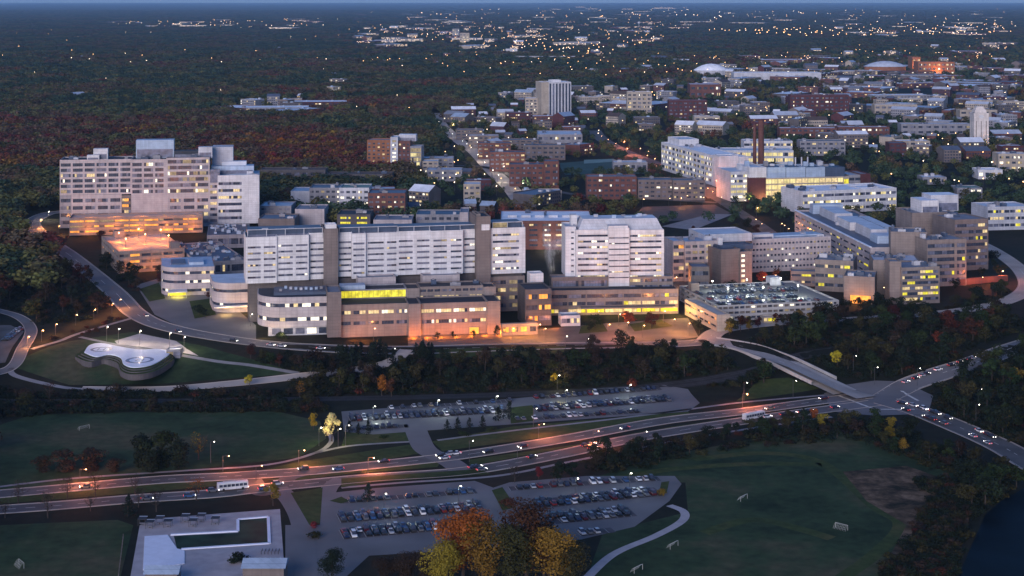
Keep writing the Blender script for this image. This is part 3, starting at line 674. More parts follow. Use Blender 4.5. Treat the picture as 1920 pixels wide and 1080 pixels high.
# ------------------------------------------------------------------ hospital: the tall slab on the left
W2 = ('lit_warm', 'lit_white', 'lit_dim')
b = Bd('hospital_tower', 'tall lavender-white slab hospital with gridded windows behind the orange-lit garages', (112, 430), (408, 424), 'hospital')
g = dict(d=26, wall='lavender_stone', roof='dark_roof', side='lr', fill=.62)
b.bay(112, 246, 300, 366, 0, rows=6, cols=6, lit=.06, lits=W2, cf=.84, units=5, span=(.02, .93), litrows={3: .35, 5: .02, 0: .3}, **g)
b.bay(246, 312, 299, 366, 0, rows=6, cols=[(.03, .3), (.36, .62), (.68, .92)], lit=.1, lits=W2, span=(.02, .93), units=3, **g)
b.bay(112, 134, 366, 428, .6, d=25, wall='grey_wall', rows=4, cols=1, lit=.3, cf=.85)
b.bay(134, 228, 366, 428, 0, d=25.5, wall='lavender_stone', rows=4, cols=4, lit=.05, cf=.8, fill=.5)
b.bay(228, 246, 366, 428, .5, d=25, wall='brown_stone', rows=5, cols=1, lit=.6, lits=('lit_orange', 'lit_warm'))
b.bay(246, 316, 366, 428, -.4, d=26, wall='lavender_stone', rows=0)
b.bay(312, 393, 296, 366, 0, rows=6, cols=[(.03, .97)], lit=.1, lits=W2, span=(.03, .97), litrows={0: .45, 1: .2, 3: .4}, units=5, **g)
b.bay(316, 393, 366, 427, 0, d=26, wall='lavender_stone', rows=4, cols=3, lit=.12, cf=.78)
b.bay(393, 408, 328, 426, -1.2, d=20, wall='lavender_stone', rows=8, cols=1, lit=.3, cf=.85)
h = b.uz(112, 300)[1]
w = b.bay(408, 486, 329, 420, -4, d=34, wall='white_panel', roof='pale_roof', rows=6, cols=[(.02, .58)], lit=.1, fill=.42, span=(.05, .9), units=3, litrows={3: .6}, side='r', sfill=.35)
b.plant(255, 326, 263, 12, 12, h-.8, 'blue_metal'); b.plant(175, 202, 279, 8, 7, h-.8, 'white_panel', 'roof_unit'); b.plant(163, 186, 291, 4, 6, h-.8, 'white_panel', 'roof_unit')
b.plant(326, 374, 283, 11, 10, h-.8, 'dark_roof'); b.plant(372, 398, 276, 7, 9, h-.8, 'pale_panel'); b.plant(398, 437, 276, 20, 20, 20, 'pale_panel', 'stair_tower')
b.plant(396, 476, 312, 9, 14, w['z1']-.8, 'blue_metal', tp=0); b.plant(416, 462, 303, 14, 8, w['z1']-.8, 'pale_roof'); b.plant(394, 412, 318, -2, 5, w['z1']-6, 'glass_grey', 'roof_unit')
# ---- orange-lit garages
b = Bd('parking_garage', 'long low garage glowing orange along its decks at the foot of the tall slab', (130, 444), (380, 438), 'garage')
r_ = b.bay(130, 380, 409, 442, 0, 24, 'tan_stone', 'concrete', 3, 9, .7, ('lit_orange', 'lit_orange', 'lit_dim'), fill=.4, cf=.93, pane=4, glass=('glass', 'glass_tan'), parapet=1.1, inset=1.2)
for u in (14, 34, 54, 74, 94): glow(b.o, (u, -6, 6), 4000, (1, .27, .03)); glow(b.o, (u, 8, r_['z1']+2.5), 2600, (1, .27, .03))
b = Bd('parking_garage', 'broad garage with an orange-lit roof deck and stair wall beside the curving drive', (222, 513), (346, 505), 'garage')
zt = b.uz(222, 472)[1]
r_ = b.bay(222, 346, 472, 513, 0, 78, 'tan_stone', 'concrete', 3, 6, .35, ('lit_orange', 'lit_dim'), fill=.42, cf=.86, pane=4, glass=('glass_tan', 'glass'), side='lr', parapet=1.1, inset=1.0)
m = MB(); m.box(8, 15, 70, 77, zt-.9, zt+4, 'tan_stone'); b.part('stair_tower', m); m = MB(); m.box(36, 42, 4, 12, zt-.9, zt+3.4, 'brown_stone'); b.part('stair_tower', m)
for u in (12, 26, 40):
    m = MB(); m.box(u-4, u-3.8, 2, 70, zt-1.06, zt-1.02, 'marking'); b.part('stripe', m)
for u, v in ((8, 20), (8, 50), (24, 36), (24, 64), (38, 24), (38, 54)):
    m = MB(); m.cyl(u, v, zt-1, zt+5.5, .12, .09, 'pole_metal', 6); p_ = b.part('lamp_post', m); m = MB(); m.ball(u, v, zt+5.6, .4, 'lamp_orange', 8, 5); p2 = b.part('lamp_head', m, p_)
    glow(b.o, (u, v, zt+4.8), 9000, (1, .26, .03))
for u in (8, 22, 36): glow(b.o, (u, -6, 5), 2600, (1, .28, .05))
b = Bd('plant_building', 'flat dark-blue roofed block crowded with cooling plant beside the garages', (372, 522), (463, 516), 'building')
b.bay(372, 463, 492, 520, 0, 88, 'grey_wall', 'navy_metal', 1, 3, .1, units=34, umat=('blue_metal', 'navy_metal', 'pale_panel', 'grey_wall'), uscale=.75)
S0 = Bd('plant_building', 'farther dark-roofed plant block between the garages and the tall slab wing', (388, 466), (468, 464)); S0.bay(388, 468, 441, 466, 0, 56, 'grey_wall', 'navy_metal', 1, 4, .1, units=24, umat=('blue_metal', 'navy_metal', 'pale_panel'), uscale=.8)
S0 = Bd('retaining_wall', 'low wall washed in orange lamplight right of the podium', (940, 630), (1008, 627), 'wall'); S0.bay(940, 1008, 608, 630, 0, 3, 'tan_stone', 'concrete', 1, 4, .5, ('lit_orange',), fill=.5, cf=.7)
for u in (3, 9, 15): glow(S0.o, (u, -5, 2), 1500, (1, .30, .03))
# ---- curved pavilions
b = Bd('curved_pavilion', 'tan curved pavilion with a blue roof and yellow-lit porch left of the long slab', (303, 556), (402, 552), 'building')
zt = b.uz(303, 503)[1]
b.rounded(0, b.w, 0, 40, 0, zt, 12, 'lavender_stone', 'blue_metal', 3, .25, 'l')
m = MB(); m.box(6, 15, 12, 30, zt, zt+.6, 'slate_roof'); m.box(17, 26, 8, 24, zt, zt+1.8, 'blue_metal'); b.part('roof_unit', m)
m = MB(); m.box(b.w*.12, b.w*.48, -9, 0, 3.6, 4.2, 'white_panel'); cp = b.part('canopy', m)
for u in (.14, .46): m = MB(); m.cyl(b.w*u, -8.4, 0, 3.6, .25, .25, 'concrete'); b.part('column', m, cp)
m = MB(); m.box(b.w*.12, b.w*.48, -.3, -.06, .4, 3.4, 'lit_yellow'); b.part('window', m); glow(b.o, (b.w*.3, -5, 3), 2600, (1, .78, .12))
b = Bd('curved_pavilion', 'smaller plain curved pavilion between the blue-roofed pavilion and the round-ended wing', (401, 588), (482, 584), 'building')
zt = b.uz(401, 533)[1]
b.rounded(0, b.w, 0, 34, 0, zt, 12, 'lavender_stone', 'pale_roof', 2, .2, 'l', fill=.22)
m = MB(); m.box(0, b.w*.9, -4, 1, 3.8, 4.5, 'white_panel'); b.part('canopy', m); glow(b.o, (b.w*.25, -7, 3.2), 2200, (1, .6, .2)); glow(b.o, (b.w*.75, -7, 3.2), 2200, (1, .5, .15))
b = Bd('rounded_wing', 'round-ended tan wing with white lower storey and navy roof in front of the long slab', (482, 633), (616, 629), 'building')
zt = b.uz(482, 559)[1]
b.rounded(0, b.w, 0, 30, 5, zt, 15, 'lavender_stone', 'dark_roof', 2, .3, 'l', fill=.26)
m = MB(); m.box(6, b.w, 3, 28, 0, 5, 'pale_panel'); gw = b.part('ground_storey', m)
for k in range(5): m = MB(); m.box(8+k*6.4, 13+k*6.4, 2.86, 2.97, .8, 4, R.choice(('glass', 'glass_grey', 'lit_white'))); b.part('window', m, gw)
m = MB(); m.box(9, b.w-1, 6, 24, zt, zt+1.6, 'navy_metal'); ru = b.part('penthouse', m)
for k in range(9): m = MB(); x = 12+k*2.8; y = b.r.uniform(9, 20); m.box(x, x+1.5, y, y+1.4, zt+1.6, zt+3, b.r.choice(('blue_metal', 'pale_panel', 'grey_wall'))); b.part('roof_unit', m, ru)
glow(b.o, (4, -4, 3), 1600, (1, .6, .25)); glow(b.o, (14, -5, 3), 1200, (1, .75, .45))
# ---- podium in front of the long slab
b = Bd('hospital_podium', 'long tan hospital podium with strip windows and a glowing yellow-green glazed gallery above', (614, 635), (938, 624), 'hospital')
b.bay(614, 640, 548, 633, -2.5, 22, 'brown_stone', 'grey_roof')
q = dict(wall='tan_stone', roof='dark_roof', fill=.34, lits=('lit_warm', 'lit_white'), pane=1.5)
b.bay(640, 766, 572, 633, 0, 20, rows=2, cols=[(0, .14), (.18, .36), (.4, .56), (.6, .78), (.82, .98)], lit=.5, litrows={1: .72, 0: .22}, span=(.26, .92), **q)
b.bay(766, 789, 570, 633, -2, 22, 'tan_stone', 'dark_roof')
b.bay(789, 914, 569, 630, 0, 20, rows=2, cols=[(.01, .2), (.23, .46), (.49, .7), (.73, .98)], lit=.5, litrows={1: .78, 0: .35}, span=(.26, .92), **q)
b.bay(914, 938, 565, 628, -2.5, 22, 'tan_stone', 'dark_roof')
zb = b.uz(700, 571)[1]
b.bay(638, 762, 544, 566, 20, 16, 'grey_wall', 'dark_roof', 1, 1, 1, ('lit_yellow',), (.06, .94), .98, .98, 2.0, glass=('lit_yellow',), z=None)
b.bay(762, 787, 541, 568, 19, 17, 'tan_stone', 'dark_roof')
b.bay(787, 906, 538, 565, 20, 16, 'tan_stone', 'dark_roof', 2, 9, .4, ('lit_warm',), (.05, .95), .4, .8, litrows={0: .5, 1: .1}, units=3)
b.bay(906, 930, 538, 566, 19.5, 14, 'tan_stone', 'dark_roof')
# fill under the upper gallery, down to the ground
u0, u1 = b.uz(638, 600, 20)[0], b.uz(930, 600, 20)[0]
m = MB(); m.box(u0+.5, u1-.5, 20.5, 34, 0, zb-.5, 'brown_stone'); b.part('wall', m)
m = MB(); m.box(u0, u0+14, 22, 30, b.uz(640, 545, 20)[1], b.uz(640, 545, 20)[1]+2.4, 'blue_metal'); b.part('roof_unit', m)
for u in (46, 54, 62, 70, 78, 86, 94): glow(b.o, (u, -6.5, 1.6), 2600, (1, .22, .015))
glow(b.o, (14, -6, 1.8), 1100, (1, .26, .04)); glow(b.o, (20, -8, 1.8), 1100, (1, .26, .04))
for u0_, v0_ in ((46, -.5), (78, -.5)):
    m = MB(); m.box(u0_, u0_+5, -1.2, -.05, .2, 3.6, 'lit_orange'); b.part('window', m)
# ---- the long white slab
b = Bd('hospital_slab', 'long white panelled hospital slab with stepped bays and two brown stair towers', (461, 607), (985, 585), 'hospital')
cs = [(.06, .47), (.56, .96)]
q = dict(wall='white_panel', roof='navy_metal', rows=6, fill=.34, span=(.06, .84), lits=W2, lit=.05, glass=('glass', 'glass_grey', 'glass_grey'), parapet=1.0, inset=.6, pane=1.6)
zc = b.uz(461, 532)[1]
def bayp(x0, x1, yt, yb, v, cols=cs, **k): a = dict(q); a.update(k); return b.bay(x0, x1, yt, yb, v, 24-v, cols=cols, **a)
bayp(461, 519, 445, 532, -1, [(.06, .48), (.58, .96)], rows=6, litrows={4: .5}); bayp(519, 579, 442, 527, 0, [(.05, .5), (.6, .96)], rows=6); bayp(579, 608, 437, 524, 3, [(.1, .95)])
bayp(634, 660, 436, 519, 3, [(.05, .95)]); bayp(660, 686, 438, 523, -1, [(.1, .9)]); bayp(686, 746, 437, 520, 1, [(.06, .56), (.66, .96)])
bayp(746, 808, 434, 516, 1, [(.03, .45), (.58, .96)], litrows={0: .2, 2: .3}); bayp(808, 868, 433, 515, -1, [(.08, .5), (.62, .96)], litrows={5: .35}); bayp(868, 893, 430, 512, 3, [(.1, .95)])
bayp(920, 985, 428, 514, 0, [(.06, .82)], side='r', litrows={0: .4, 5: .5, 3: .5, 1: .4}, span=(.04, .92))
b.bay(608, 634, 429, 560, -2, 20, 'brown_stone', 'dark_roof'); b.bay(893, 920, 406, 560, -2, 22, 'brown_stone', 'dark_roof')
b.bay(611, 631, 421, 431, -1, 8, 'white_panel', 'white_roof'); b.bay(903, 918, 421, 432, -2.4, .3, 'white_panel', 'white_roof', parapet=.05); b.bay(893, 901, 401, 412, 4, 14, 'tan_stone', 'dark_roof')
# plant storey behind the parapets, framed in white
for x0, x1, yt, v, d in ((464, 604, 432, 5, 15), (636, 744, 428, 5, 14), (746, 890, 426, 5, 14), (922, 978, 418, 6, 14)):
    zz = b.uz(x0, yt+14, v)[1]; b.plant(x0, x1, yt, v, d, zz-1, 'navy_metal', top='slate_roof')
    u0, u1 = b.uz(x0, yt, v)[0], b.uz(x1, yt, v)[0]; z1 = b.uz(x0, yt, v)[1]; m = MB(); n = max(2, int((u1-u0)/9))
    for k in range(n+1): x = u0+(u1-u0)*k/n; m.box(x-.18, x+.18, v-2.5, v-2.1, zz-1, z1+.4, 'pale_panel')
    m.box(u0, u1, v-2.55, v-2.05, z1+.4, z1+.75, 'pale_panel'); b.part('roof_frame', m)
for k in range(26):
    u = b.r.uniform(4, b.w-8); v = b.r.uniform(7, 17); z = b.uz(461+u*3.3, 430, 12)[1]; m = MB(); w_ = b.r.uniform(1.5, 4.5); m.box(u, u+w_, v, v+w_*.7, z-2, z+b.r.uniform(-.5, 1.4), b.r.choice(('blue_metal', 'pale_panel', 'grey_wall', 'tan_stone'))); b.part('roof_unit', m)
m = MB(); m.box(b.uz(924, 420, 4)[0], b.uz(952, 420, 4)[0], 4.2, 4.6, b.uz(924, 427, 4)[1], b.uz(924, 418, 4)[1], 'lit_dim'); b.part('window', m)
m = MB(); m.box(2, b.w-1, 4, 22, 0, zc+.5, 'dark_stone'); b.part('lower_storey', m)
b.bay(920, 984, 519, 585, 2, 20, 'tan_stone', 'dark_roof', 4, [(.05, .45), (.55, .95)], .3, side='r')
for x0, x1, yt, yb in ((671, 742, 521, 541), (793, 862, 517, 537)): b.bay(x0, x1, yt, yb, -9, 10, 'lavender_stone', 'grey_roof', 1, 9, .05, fill=.25, span=(0, .4), cf=.5)
# ---- second white tower and its podium
b = Bd('hospital_tower', 'compact white banded hospital tower with faceted plant roof above a yellow-lit entrance', (1030, 592), (1272, 588), 'hospital')
b.bay(1030, 1272, 545, 592, 0, 16, 'tan_stone', 'dark_roof', 3, 7, .2, ('lit_warm', 'lit_yellow'), (.02, .9), .5, .93, litrows={0: .85, 1: .3, 2: .05}, pane=2.5)
b.bay(1034, 1141, 520, 545, 12, 10, 'brown_stone', 'grey_roof', 1, 2, .1); b.bay(1180, 1262, 519, 545, 12, 10, 'tan_stone', 'grey_roof', 2, 3, .15)
q = dict(wall='white_panel', roof='pale_roof', fill=.36, lits=W2, pane=1.6)
r1 = b.bay(1080, 1141, 431, 530, 15, 28, rows=8, cols=[(.06, .98)], lit=.2, litrows={7: .35, 6: .7, 5: .4, 0: .55}, **q); b.bay(1180, 1245, 431, 530, 15, 28, rows=8, cols=[(.02, .93)], lit=.12, side='r', litrows={7: .45, 5: .3, 4: .5, 3: .5, 0: .1}, sfill=.6, **q)
b.bay(1141, 1180, 428, 537, 12.5, 30, rows=8, cols=[(.02, .98)], lit=.15, span=(.1, .88), **{**q, 'fill': .22}); b.bay(1060, 1080, 425, 520, 19, 20, 'white_panel', 'pale_roof', 8, [(.55, .8)], .1, fill=.3)
zz = r1['z1']-.9; u0, u1 = b.uz(1084, 430, 18)[0], b.uz(1243, 430, 18)[0]
m = MB(); m.box(u0, u1, 18, 40, zz, b.uz(1084, 412, 18)[1], 'pale_panel', 'pale_roof', 3.2); b.part('penthouse', m)
m = MB(); ua, ub = b.uz(1141, 420, 12)[0], b.uz(1178, 420, 12)[0]; m.box(ua, ub, 13, 22, zz, b.uz(1141, 424, 12)[1], 'white_panel'); b.part('penthouse', m)
m = MB(); m.box(b.uz(1070, 410, 30)[0], b.uz(1082, 410, 30)[0], 30, 36, zz, b.uz(1070, 403, 30)[1], 'white_panel'); b.part('roof_unit', m)
for k in range(8): m = MB(); u = b.r.uniform(u0+5, u1-8); v = b.r.uniform(22, 34); z = b.uz(1084, 412, 18)[1]; m.box(u, u+2.5, v, v+2, z-.1, z+b.r.uniform(.6, 1.8), b.r.choice(('pale_panel', 'grey_wall', 'blue_metal'))); b.part('roof_unit', m)
for u in (22, 34, 46, 58, 70): glow(b.o, (u, -3.2, 4), 1300, (1, .66, .2))
m = MB(); m.box(18, 74, -6, 0, 4.6, 5.4, 'tan_stone'); b.part('canopy', m)
b = Bd('stair_block', 'small white windowless box between the long slab and the banded tower', (994, 590), (1019, 589)); b.bay(994, 1019, 513, 590, 0, 9, 'white_panel', 'pale_roof')
b = Bd('link_building', 'low brown link building with dark openings between the long slab and banded tower', (985, 612), (1034, 610)); b.bay(985, 1034, 543, 612, 0, 22, 'dark_stone', 'dark_roof', 3, 2, .3, ('lit_orange',), fill=.45); glow(b.o, (5, -8, 3), 2200, (1, .26, .05)); glow(b.o, (15, -9, 3), 2000, (1, .26, .05))  # the dark wall colour carries the shade of a recess
b = Bd('site_cabin', 'pale blue flat-roofed cabin beside the emergency forecourt', (1052, 612), (1088, 611)); b.bay(1052, 1088, 592, 612, 0, 10, 'pale_panel', 'blue_metal', 1, 2, .2)
# ---- mid-right research cluster
b = Bd('clinic_building', 'tan clinic with pale flat roofs and a white corner fin right of the banded tower', (1262, 530), (1355, 526))
b.bay(1262, 1284, 452, 528, 2, 20, 'lavender_stone', 'blue_metal', 5, 1, .3, ('lit_orange', 'lit_warm')); b.bay(1284, 1348, 453, 528, 0, 22, 'lavender_stone', 'blue_metal', 6, 5, .12, litrows={2: .7, 1: .1}, cf=.75, units=4); b.bay(1347, 1355, 446, 526, -1.5, 3, 'white_panel', 'pale_roof')
b.bay(1320, 1410, 440, 455, 10, 30, 'pale_panel', 'pale_roof', 0)
b = Bd('stair_tower', 'brown brick tower with a column of lit stair windows above the roof car park', (1352, 536), (1410, 532)); b.bay(1352, 1388, 468, 536, 0, 20, 'brown_stone', 'slate_roof', 0, 1, side=''); b.bay(1388, 1410, 472, 533, -1, 12, 'tan_stone', 'slate_roof', 6, [(.1, .42)], 1, ('lit_warm', 'lit_white'), (.02, .95), .55)
b.bay(1352, 1412, 461, 470, 8, 12, 'navy_metal', 'slate_roof')
b = Bd('laboratory_building', 'long low lavender laboratory with four rows of small windows and white roof plant', (1410, 512), (1558, 505)); b.bay(1410, 1558, 449, 511, 0, 24, 'lavender_stone', 'pale_roof', 5, 22, .14, W2, fill=.36, cf=.62, units=5, litrows={1: .25}); z = b.uz(1410, 449)[1]
b.plant(1412, 1450, 440, 3, 8, z-.8, 'white_panel'); b.plant(1450, 1540, 442, 6, 12, z-.8, 'blue_metal'); b.plant(1534, 1545, 440, 4, 6, z-.8, 'white_panel')
# ---- multi-storey car park with cars on its roof
b = Bd('parking_garage', 'open multi-storey garage with rows of cars on its roof deck', (1345, 604), (1573, 593), 'garage')
DECK = b; DR = b.bay(1345, 1573, 573, 603, 0, 66, 'concrete', 'asphalt_pale', 3, 22, .3, ('lit_warm', 'lit_dim', 'lit_white'), (.02, .98), .48, .84, 2.2, ('glass_tan', 'glass'), 'lr', parapet=1.0, inset=1.2)
m = MB(); z = DR['z1']; m.box(56, 63, 58, 65, z-1, z+4, 'pale_panel'); b.part('stair_tower', m); m = MB(); m.box(2, 7, 50, 56, z-1, z+4, 'tan_stone'); b.part('stair_tower', m)
for u, v in ((14, 20), (14, 46), (36, 20), (36, 46), (58, 20), (58, 46)):
    m = MB(); m.cyl(u, v, z-1, z+5.5, .12, .09, 'pole_metal', 6); p_ = b.part('lamp_post', m); m = MB(); m.ball(u, v, z+5.6, .36, 'lamp_white', 8, 5); b.part('lamp_head', m, p_); glow(b.o, (u, v, z+4.8), 3200, (.92, 1, .78))
b = Bd('ramp_wall', 'tan sloping ramp building lit orange along the side of the roof car park', (1284, 590), (1344, 622)); b.bay(1284, 1344, 560, 590, 0, 8, 'beige', 'concrete', 2, 5, .3, ('lit_orange',), fill=.3); glow(b.o, (4, -5, 5), 2600, (1, .5, .14)); glow(b.o, (13, -4, 4), 2600, (1, .5, .14))
b = Bd('gatehouse', 'small yellow-lit entrance lodge under the trees below the roof car park', (1432, 606), (1456, 605)); b.bay(1432, 1456, 594, 606, 0, 6, 'beige', 'grey_roof', 1, 3, 1, ('lit_yellow', 'lit_warm'), fill=.6)
# ---- diagonal research building and the stepped tan group
b = Bd('research_building', 'long tan diagonal research building with a white roof edge and steaming roof plant', (1490, 443), (1632, 522)); r_ = b.bay(1490, 1632, 393, 443, 0, 46, 'lavender_stone', 'slate_roof', 4, 12, .14, ('lit_warm', 'lit_yellow'), (.04, .9), .34, .86, side='r', sfill=.35, z=(0, 20.5), parapet=1.3)
z = 20.5
m = MB(); m.box(0, b.w, -.7, .9, z, z+.5, 'white_roof'); b.part('parapet', m)
for k, (u, v, w_, d_, h_, mm) in enumerate(((20, 14, 40, 14, 5, 'pale_panel'), (70, 12, 34, 16, 4.5, 'white_panel'), (110, 14, 36, 12, 5.5, 'pale_panel'), (150, 12, 16, 18, 4, 'blue_metal'), (60, 32, 60, 8, 3, 'blue_metal'), (6, 10, 10, 24, 6, 'blue_metal'))):
    if u+w_ < b.w: m = MB(); m.box(u, u+w_, v, v+d_, z-1.2, z+h_, mm, 'pale_roof', .4); b.part('penthouse', m)
for k in range(20): m = MB(); u = b.r.uniform(8, b.w-8); v = b.r.uniform(5, 40); m.box(u, u+3, v, v+2.2, z-1.2, z+b.r.uniform(.8, 3), b.r.choice(('pale_panel', 'blue_metal', 'grey_wall'))); b.part('roof_unit', m)
q = dict(wall='tan_stone', roof='grey_roof', fill=.42, lits=('lit_warm', 'lit_yellow'))
def tb(label, x0, x1, yt, yb, dy, d, rows, cols, lit, wall='tan_stone', name='medical_building', **k):
    b = Bd(name, label, (x0, yb), (x1, yb+dy)); a = dict(q); a.update(k); a['wall'] = wall; b.bay(x0, x1, yt, yb, 0, d, rows=rows, cols=cols, lit=lit, **a); return b
bb = tb('topmost blank tan block of the stepped group, carrying a white plant room', 1710, 1790, 399, 490, -2, 30, 0, 1, 0, units=3)
z = bb.uz(1710, 399)[1]; bb.plant(1728, 1760, 376, 4, 20, z-.8, 'white_panel', top='white_roof'); bb.plant(1745, 1797, 366, 12, 16, z-.8, 'pale_panel', top='white_roof')
tb('rear right dark-banded tan block of the stepped group near the curving road', 1790, 1853, 412, 508, -3, 30, 7, [(.02, .98)], .1, 'brown_stone', side='r', sfill=.8, fill=.5, units=3)
tb('blank tan block in the middle of the stepped group beside the diagonal building', 1670, 1738, 434, 528, 2, 22, 0, 1, 0, units=4)
tb('middle banded block of the stepped group with a yellow-lit stair bay', 1738, 1812, 450, 538, -3, 22, 6, [(.02, .7), (.76, .97)], .12, fill=.55, units=5, side='r')
tb('pale roofed low block stepping down in front of the stepped group', 1637, 1724, 487, 552, 2, 26, 0, 1, 0, 'tan_stone', roof='pale_roof', units=7)
tb('slender tan shaft at the front corner of the stepped group', 1668, 1690, 490, 570, 0, 12, 0, 1, 0, 'tan_stone')
tb('front banded tan block with yellow-lit offices at the foot of the stepped group', 1690, 1762, 502, 571, -3, 24, 6, [(.03, .97)], .28, litrows={2: .5, 3: .4, 1: .35}, fill=.55, side='r', sfill=.8, units=4)
bb = tb('low tan block with an orange-lit loading bay beside the roof car park', 1582, 1640, 517, 568, 3, 24, 0, 1, 0, units=3)
m = MB(); m.box(4, 16, -.5, -.05, .3, 5, 'lit_orange'); bb.part('window', m); glow(bb.o, (9, -6, 4), 2600); glow(bb.o, (16, -8, 3), 1200)
tb('low banded tan building with rooftop fans beside the lavender laboratory', 1528, 1600, 486, 545, 4, 24, 3, 4, .3, units=8, fill=.35)
tb('flat tan pavilion with lit entrance behind the roof car park', 1483, 1560, 508, 536, 2, 12, 2, 4, .4, fill=.35)
tb('small tan annexe with dark windows beside the clinic fin', 1296, 1330, 500, 545, 0, 16, 2, 1, .2)
tb('low pale clinic wing standing beyond the stepped group at the frame edge', 1852, 1935, 388, 432, -2, 30, 3, 8, .25, 'pale_panel', roof='pale_roof', units=4)
b = Bd('covered_forecourt', 'red-lit forecourt wall behind the stepped group beside the curving road', (1800, 536), (1890, 528)); b.bay(1800, 1890, 524, 535, 0, 2, 'red_brick', 'grey_roof'); glow(b.o, (8, -6, 5), 2600, (1, .25, .1)); glow(b.o, (24, -6, 5), 2600, (1, .25, .1))
# ------------------------------------------------------------------ the town behind
S = simple
LW = ('lit_warm', 'lit_dim', 'lit_white')
# brick residence
b = Bd('residence_hall', 'brick residence hall with pale stair strip and lit glazed end at the wood edge', (688, 323), (790, 324))
b.bay(688, 732, 262, 323, 0, 22, 'orange_brick', 'grey_roof', 8, 5, .1, LW, cf=.5, fill=.45, side='l'); b.bay(732, 746, 257, 328, -3, 22, 'pale_panel', 'pale_roof', 8, 1, .7, LW, cf=.5); b.bay(746, 769, 264, 324, -1, 22, 'red_brick', 'grey_roof', 8, 3, .1, LW, cf=.5); b.bay(769, 790, 274, 324, -1, 20, 'grey_wall', 'pale_roof', 5, 1, .75, ('lit_lab', 'lit_dim'), cf=.94, fill=.8)
b.plant(748, 780, 252, 8, 10, b.uz(748, 264)[1]-1, 'pale_panel', top='white_roof')
# apartment tower
b = Bd('apartment_tower', 'tallest pale apartment tower with dark vertical window strips above the town', (1015, 224), (1071, 223))
b.bay(1015, 1029, 154, 223, 0, 36, 'beige', 'white_roof', 0); b.bay(1029, 1071, 154, 223, 0, 36, 'pale_panel', 'white_roof', 1, 7, .03, LW, (.02, .97), .98, .55, 3, side='r'); b.bay(1033, 1052, 150, 158, 8, 16, 'white_panel', 'white_roof')
S('apartment_block', 'cream apartment block tucked against the left of the tallest tower', 985, 1015, 184, 222, 0, 30, 'beige', 'white_roof', 6, 4, .25, cf=.6, lits=LW)
# laboratories beyond the street
b = Bd('laboratory_building', 'white lit laboratory with angled wings facing the reddish street', (1240, 318), (1350, 352))
b.bay(1240, 1350, 262, 318, 0, 30, 'white_panel', 'white_roof', 5, 16, .45, ('lit_lab', 'lit_white', 'lit_dim'), cf=.85, fill=.55, units=5, z=(0, 30)); b.bayuz(4, 40, 29, 36, 6, 22, 'white_panel', 'pale_roof')
b.bayuz(b.w-16, b.w+1, 0, 31, -1.5, 20, 'white_panel', 'pale_roof', 0, 1, 0)
S('laboratory_building', 'yellow-lit laboratory with a blue plant roof behind the brick chimneys', 1348, 1488, 282, 318, 0, 34, 'white_panel', 'pale_roof', 3, 14, .85, lits=('lit_lab', 'lit_warm'), cf=.92, fill=.62, units=6)
b.r0 if False else None
S('laboratory_building', 'lit white block rising behind the yellow-lit laboratory', 1395, 1486, 264, 290, 0, 26, 'white_panel', 'blue_metal', 2, 8, .35, lits=('lit_lab', 'lit_warm'), cf=.9, fill=.4, units=6)
b = Bd('laboratory_building', 'large glowing yellow laboratory with blue metal attic and maroon brick corners', (1370, 381), (1632, 374))
h1 = b.uz(1437, 335)[1]
b.bay(1370, 1405, 322, 378, 5, 40, 'pale_panel', 'pale_roof', 5, 3, .8, ('lit_lab', 'lit_white'), cf=.9, fill=.5); b.bay(1405, 1436, 333, 384, -1, 34, 'maroon_brick', 'pale_roof', 0); b.bay(1405, 1437, 314, 334, -1, 34, 'white_panel', 'pale_roof')
b.bay(1436, 1582, 334, 380, 0, 34, 'beige', 'blue_metal', 4, 13, .93, ('lit_lab', 'lit_lab', 'lit_warm'), (.02, .97), .78, .95, 2.5, glass=('glass_tan',)); b.bay(1582, 1592, 331, 379, -1, 20, 'beige', 'pale_roof', 1, 1, 1, ('lit_yellow',), fill=.9)
b.bay(1592, 1614, 328, 378, 0, 30, 'grey_wall', 'blue_metal', 4, 2, .35, ('lit_lab',)); b.bay(1614, 1632, 326, 376, -1, 30, 'maroon_brick', 'grey_roof')
for k in range(4): b.bay(1437+k*37, 1473+k*37, 314, 335, 1.5, 30, 'blue_metal' if k < 3 else 'navy_metal', 'navy_metal', 0)
for k in range(14): m = MB(); u = b.r.uniform(14, b.w-12); v = b.r.uniform(6, 28); z = b.uz(1437, 314, 1.5)[1]-1; m.box(u, u+4, v, v+3, z, z+b.r.uniform(1.5, 5), b.r.choice(('pale_panel', 'white_panel', 'grey_wall', 'blue_metal'))); b.part('roof_unit', m)
for u in (70, 76, 82): m = MB(); z = b.uz(1437, 314, 1.5)[1]-1; m.cyl(u, 20, z, z+8, .7, .7, 'pale_panel'); b.part('flue', m)
for u in (16, 30, 50): glow(b.o, (u, -6, 4), 5200, (1, .75, .25))
b = Bd('glass_hall', 'white low hall with a pale flat roof in front of the glowing laboratory', (1505, 404), (1681, 396)); b.bay(1505, 1681, 359, 402, 0, 40, 'white_panel', 'white_roof', 3, 9, .35, ('lit_white', 'lit_lab'), cf=.95, fill=.4, glass=('glass_grey', 'glass'), units=8, side='r')
b.bay(1612, 1650, 352, 370, 10, 20, 'white_panel', 'white_roof')
for x0, x1, yt, lb in ((1422, 1434, 226, 'taller thick red brick chimney above the yellow-lit laboratory'), (1412, 1419, 234, 'thinner red brick chimney beside the taller thick one')):
    b = Bd('chimney', lb, (x0, 334), (x1, 334)); z1 = b.uz(x0, yt)[1]; m = MB(); r_ = b.w/2; m.cyl(r_, r_, 0, z1, r_*1.05, r_*.85, 'red_brick', 14); b.part('shaft', m); m = MB(); m.cyl(r_, r_, z1, z1+1.2, r_*.95, r_*.95, 'maroon_brick', 14); b.part('rim', m)
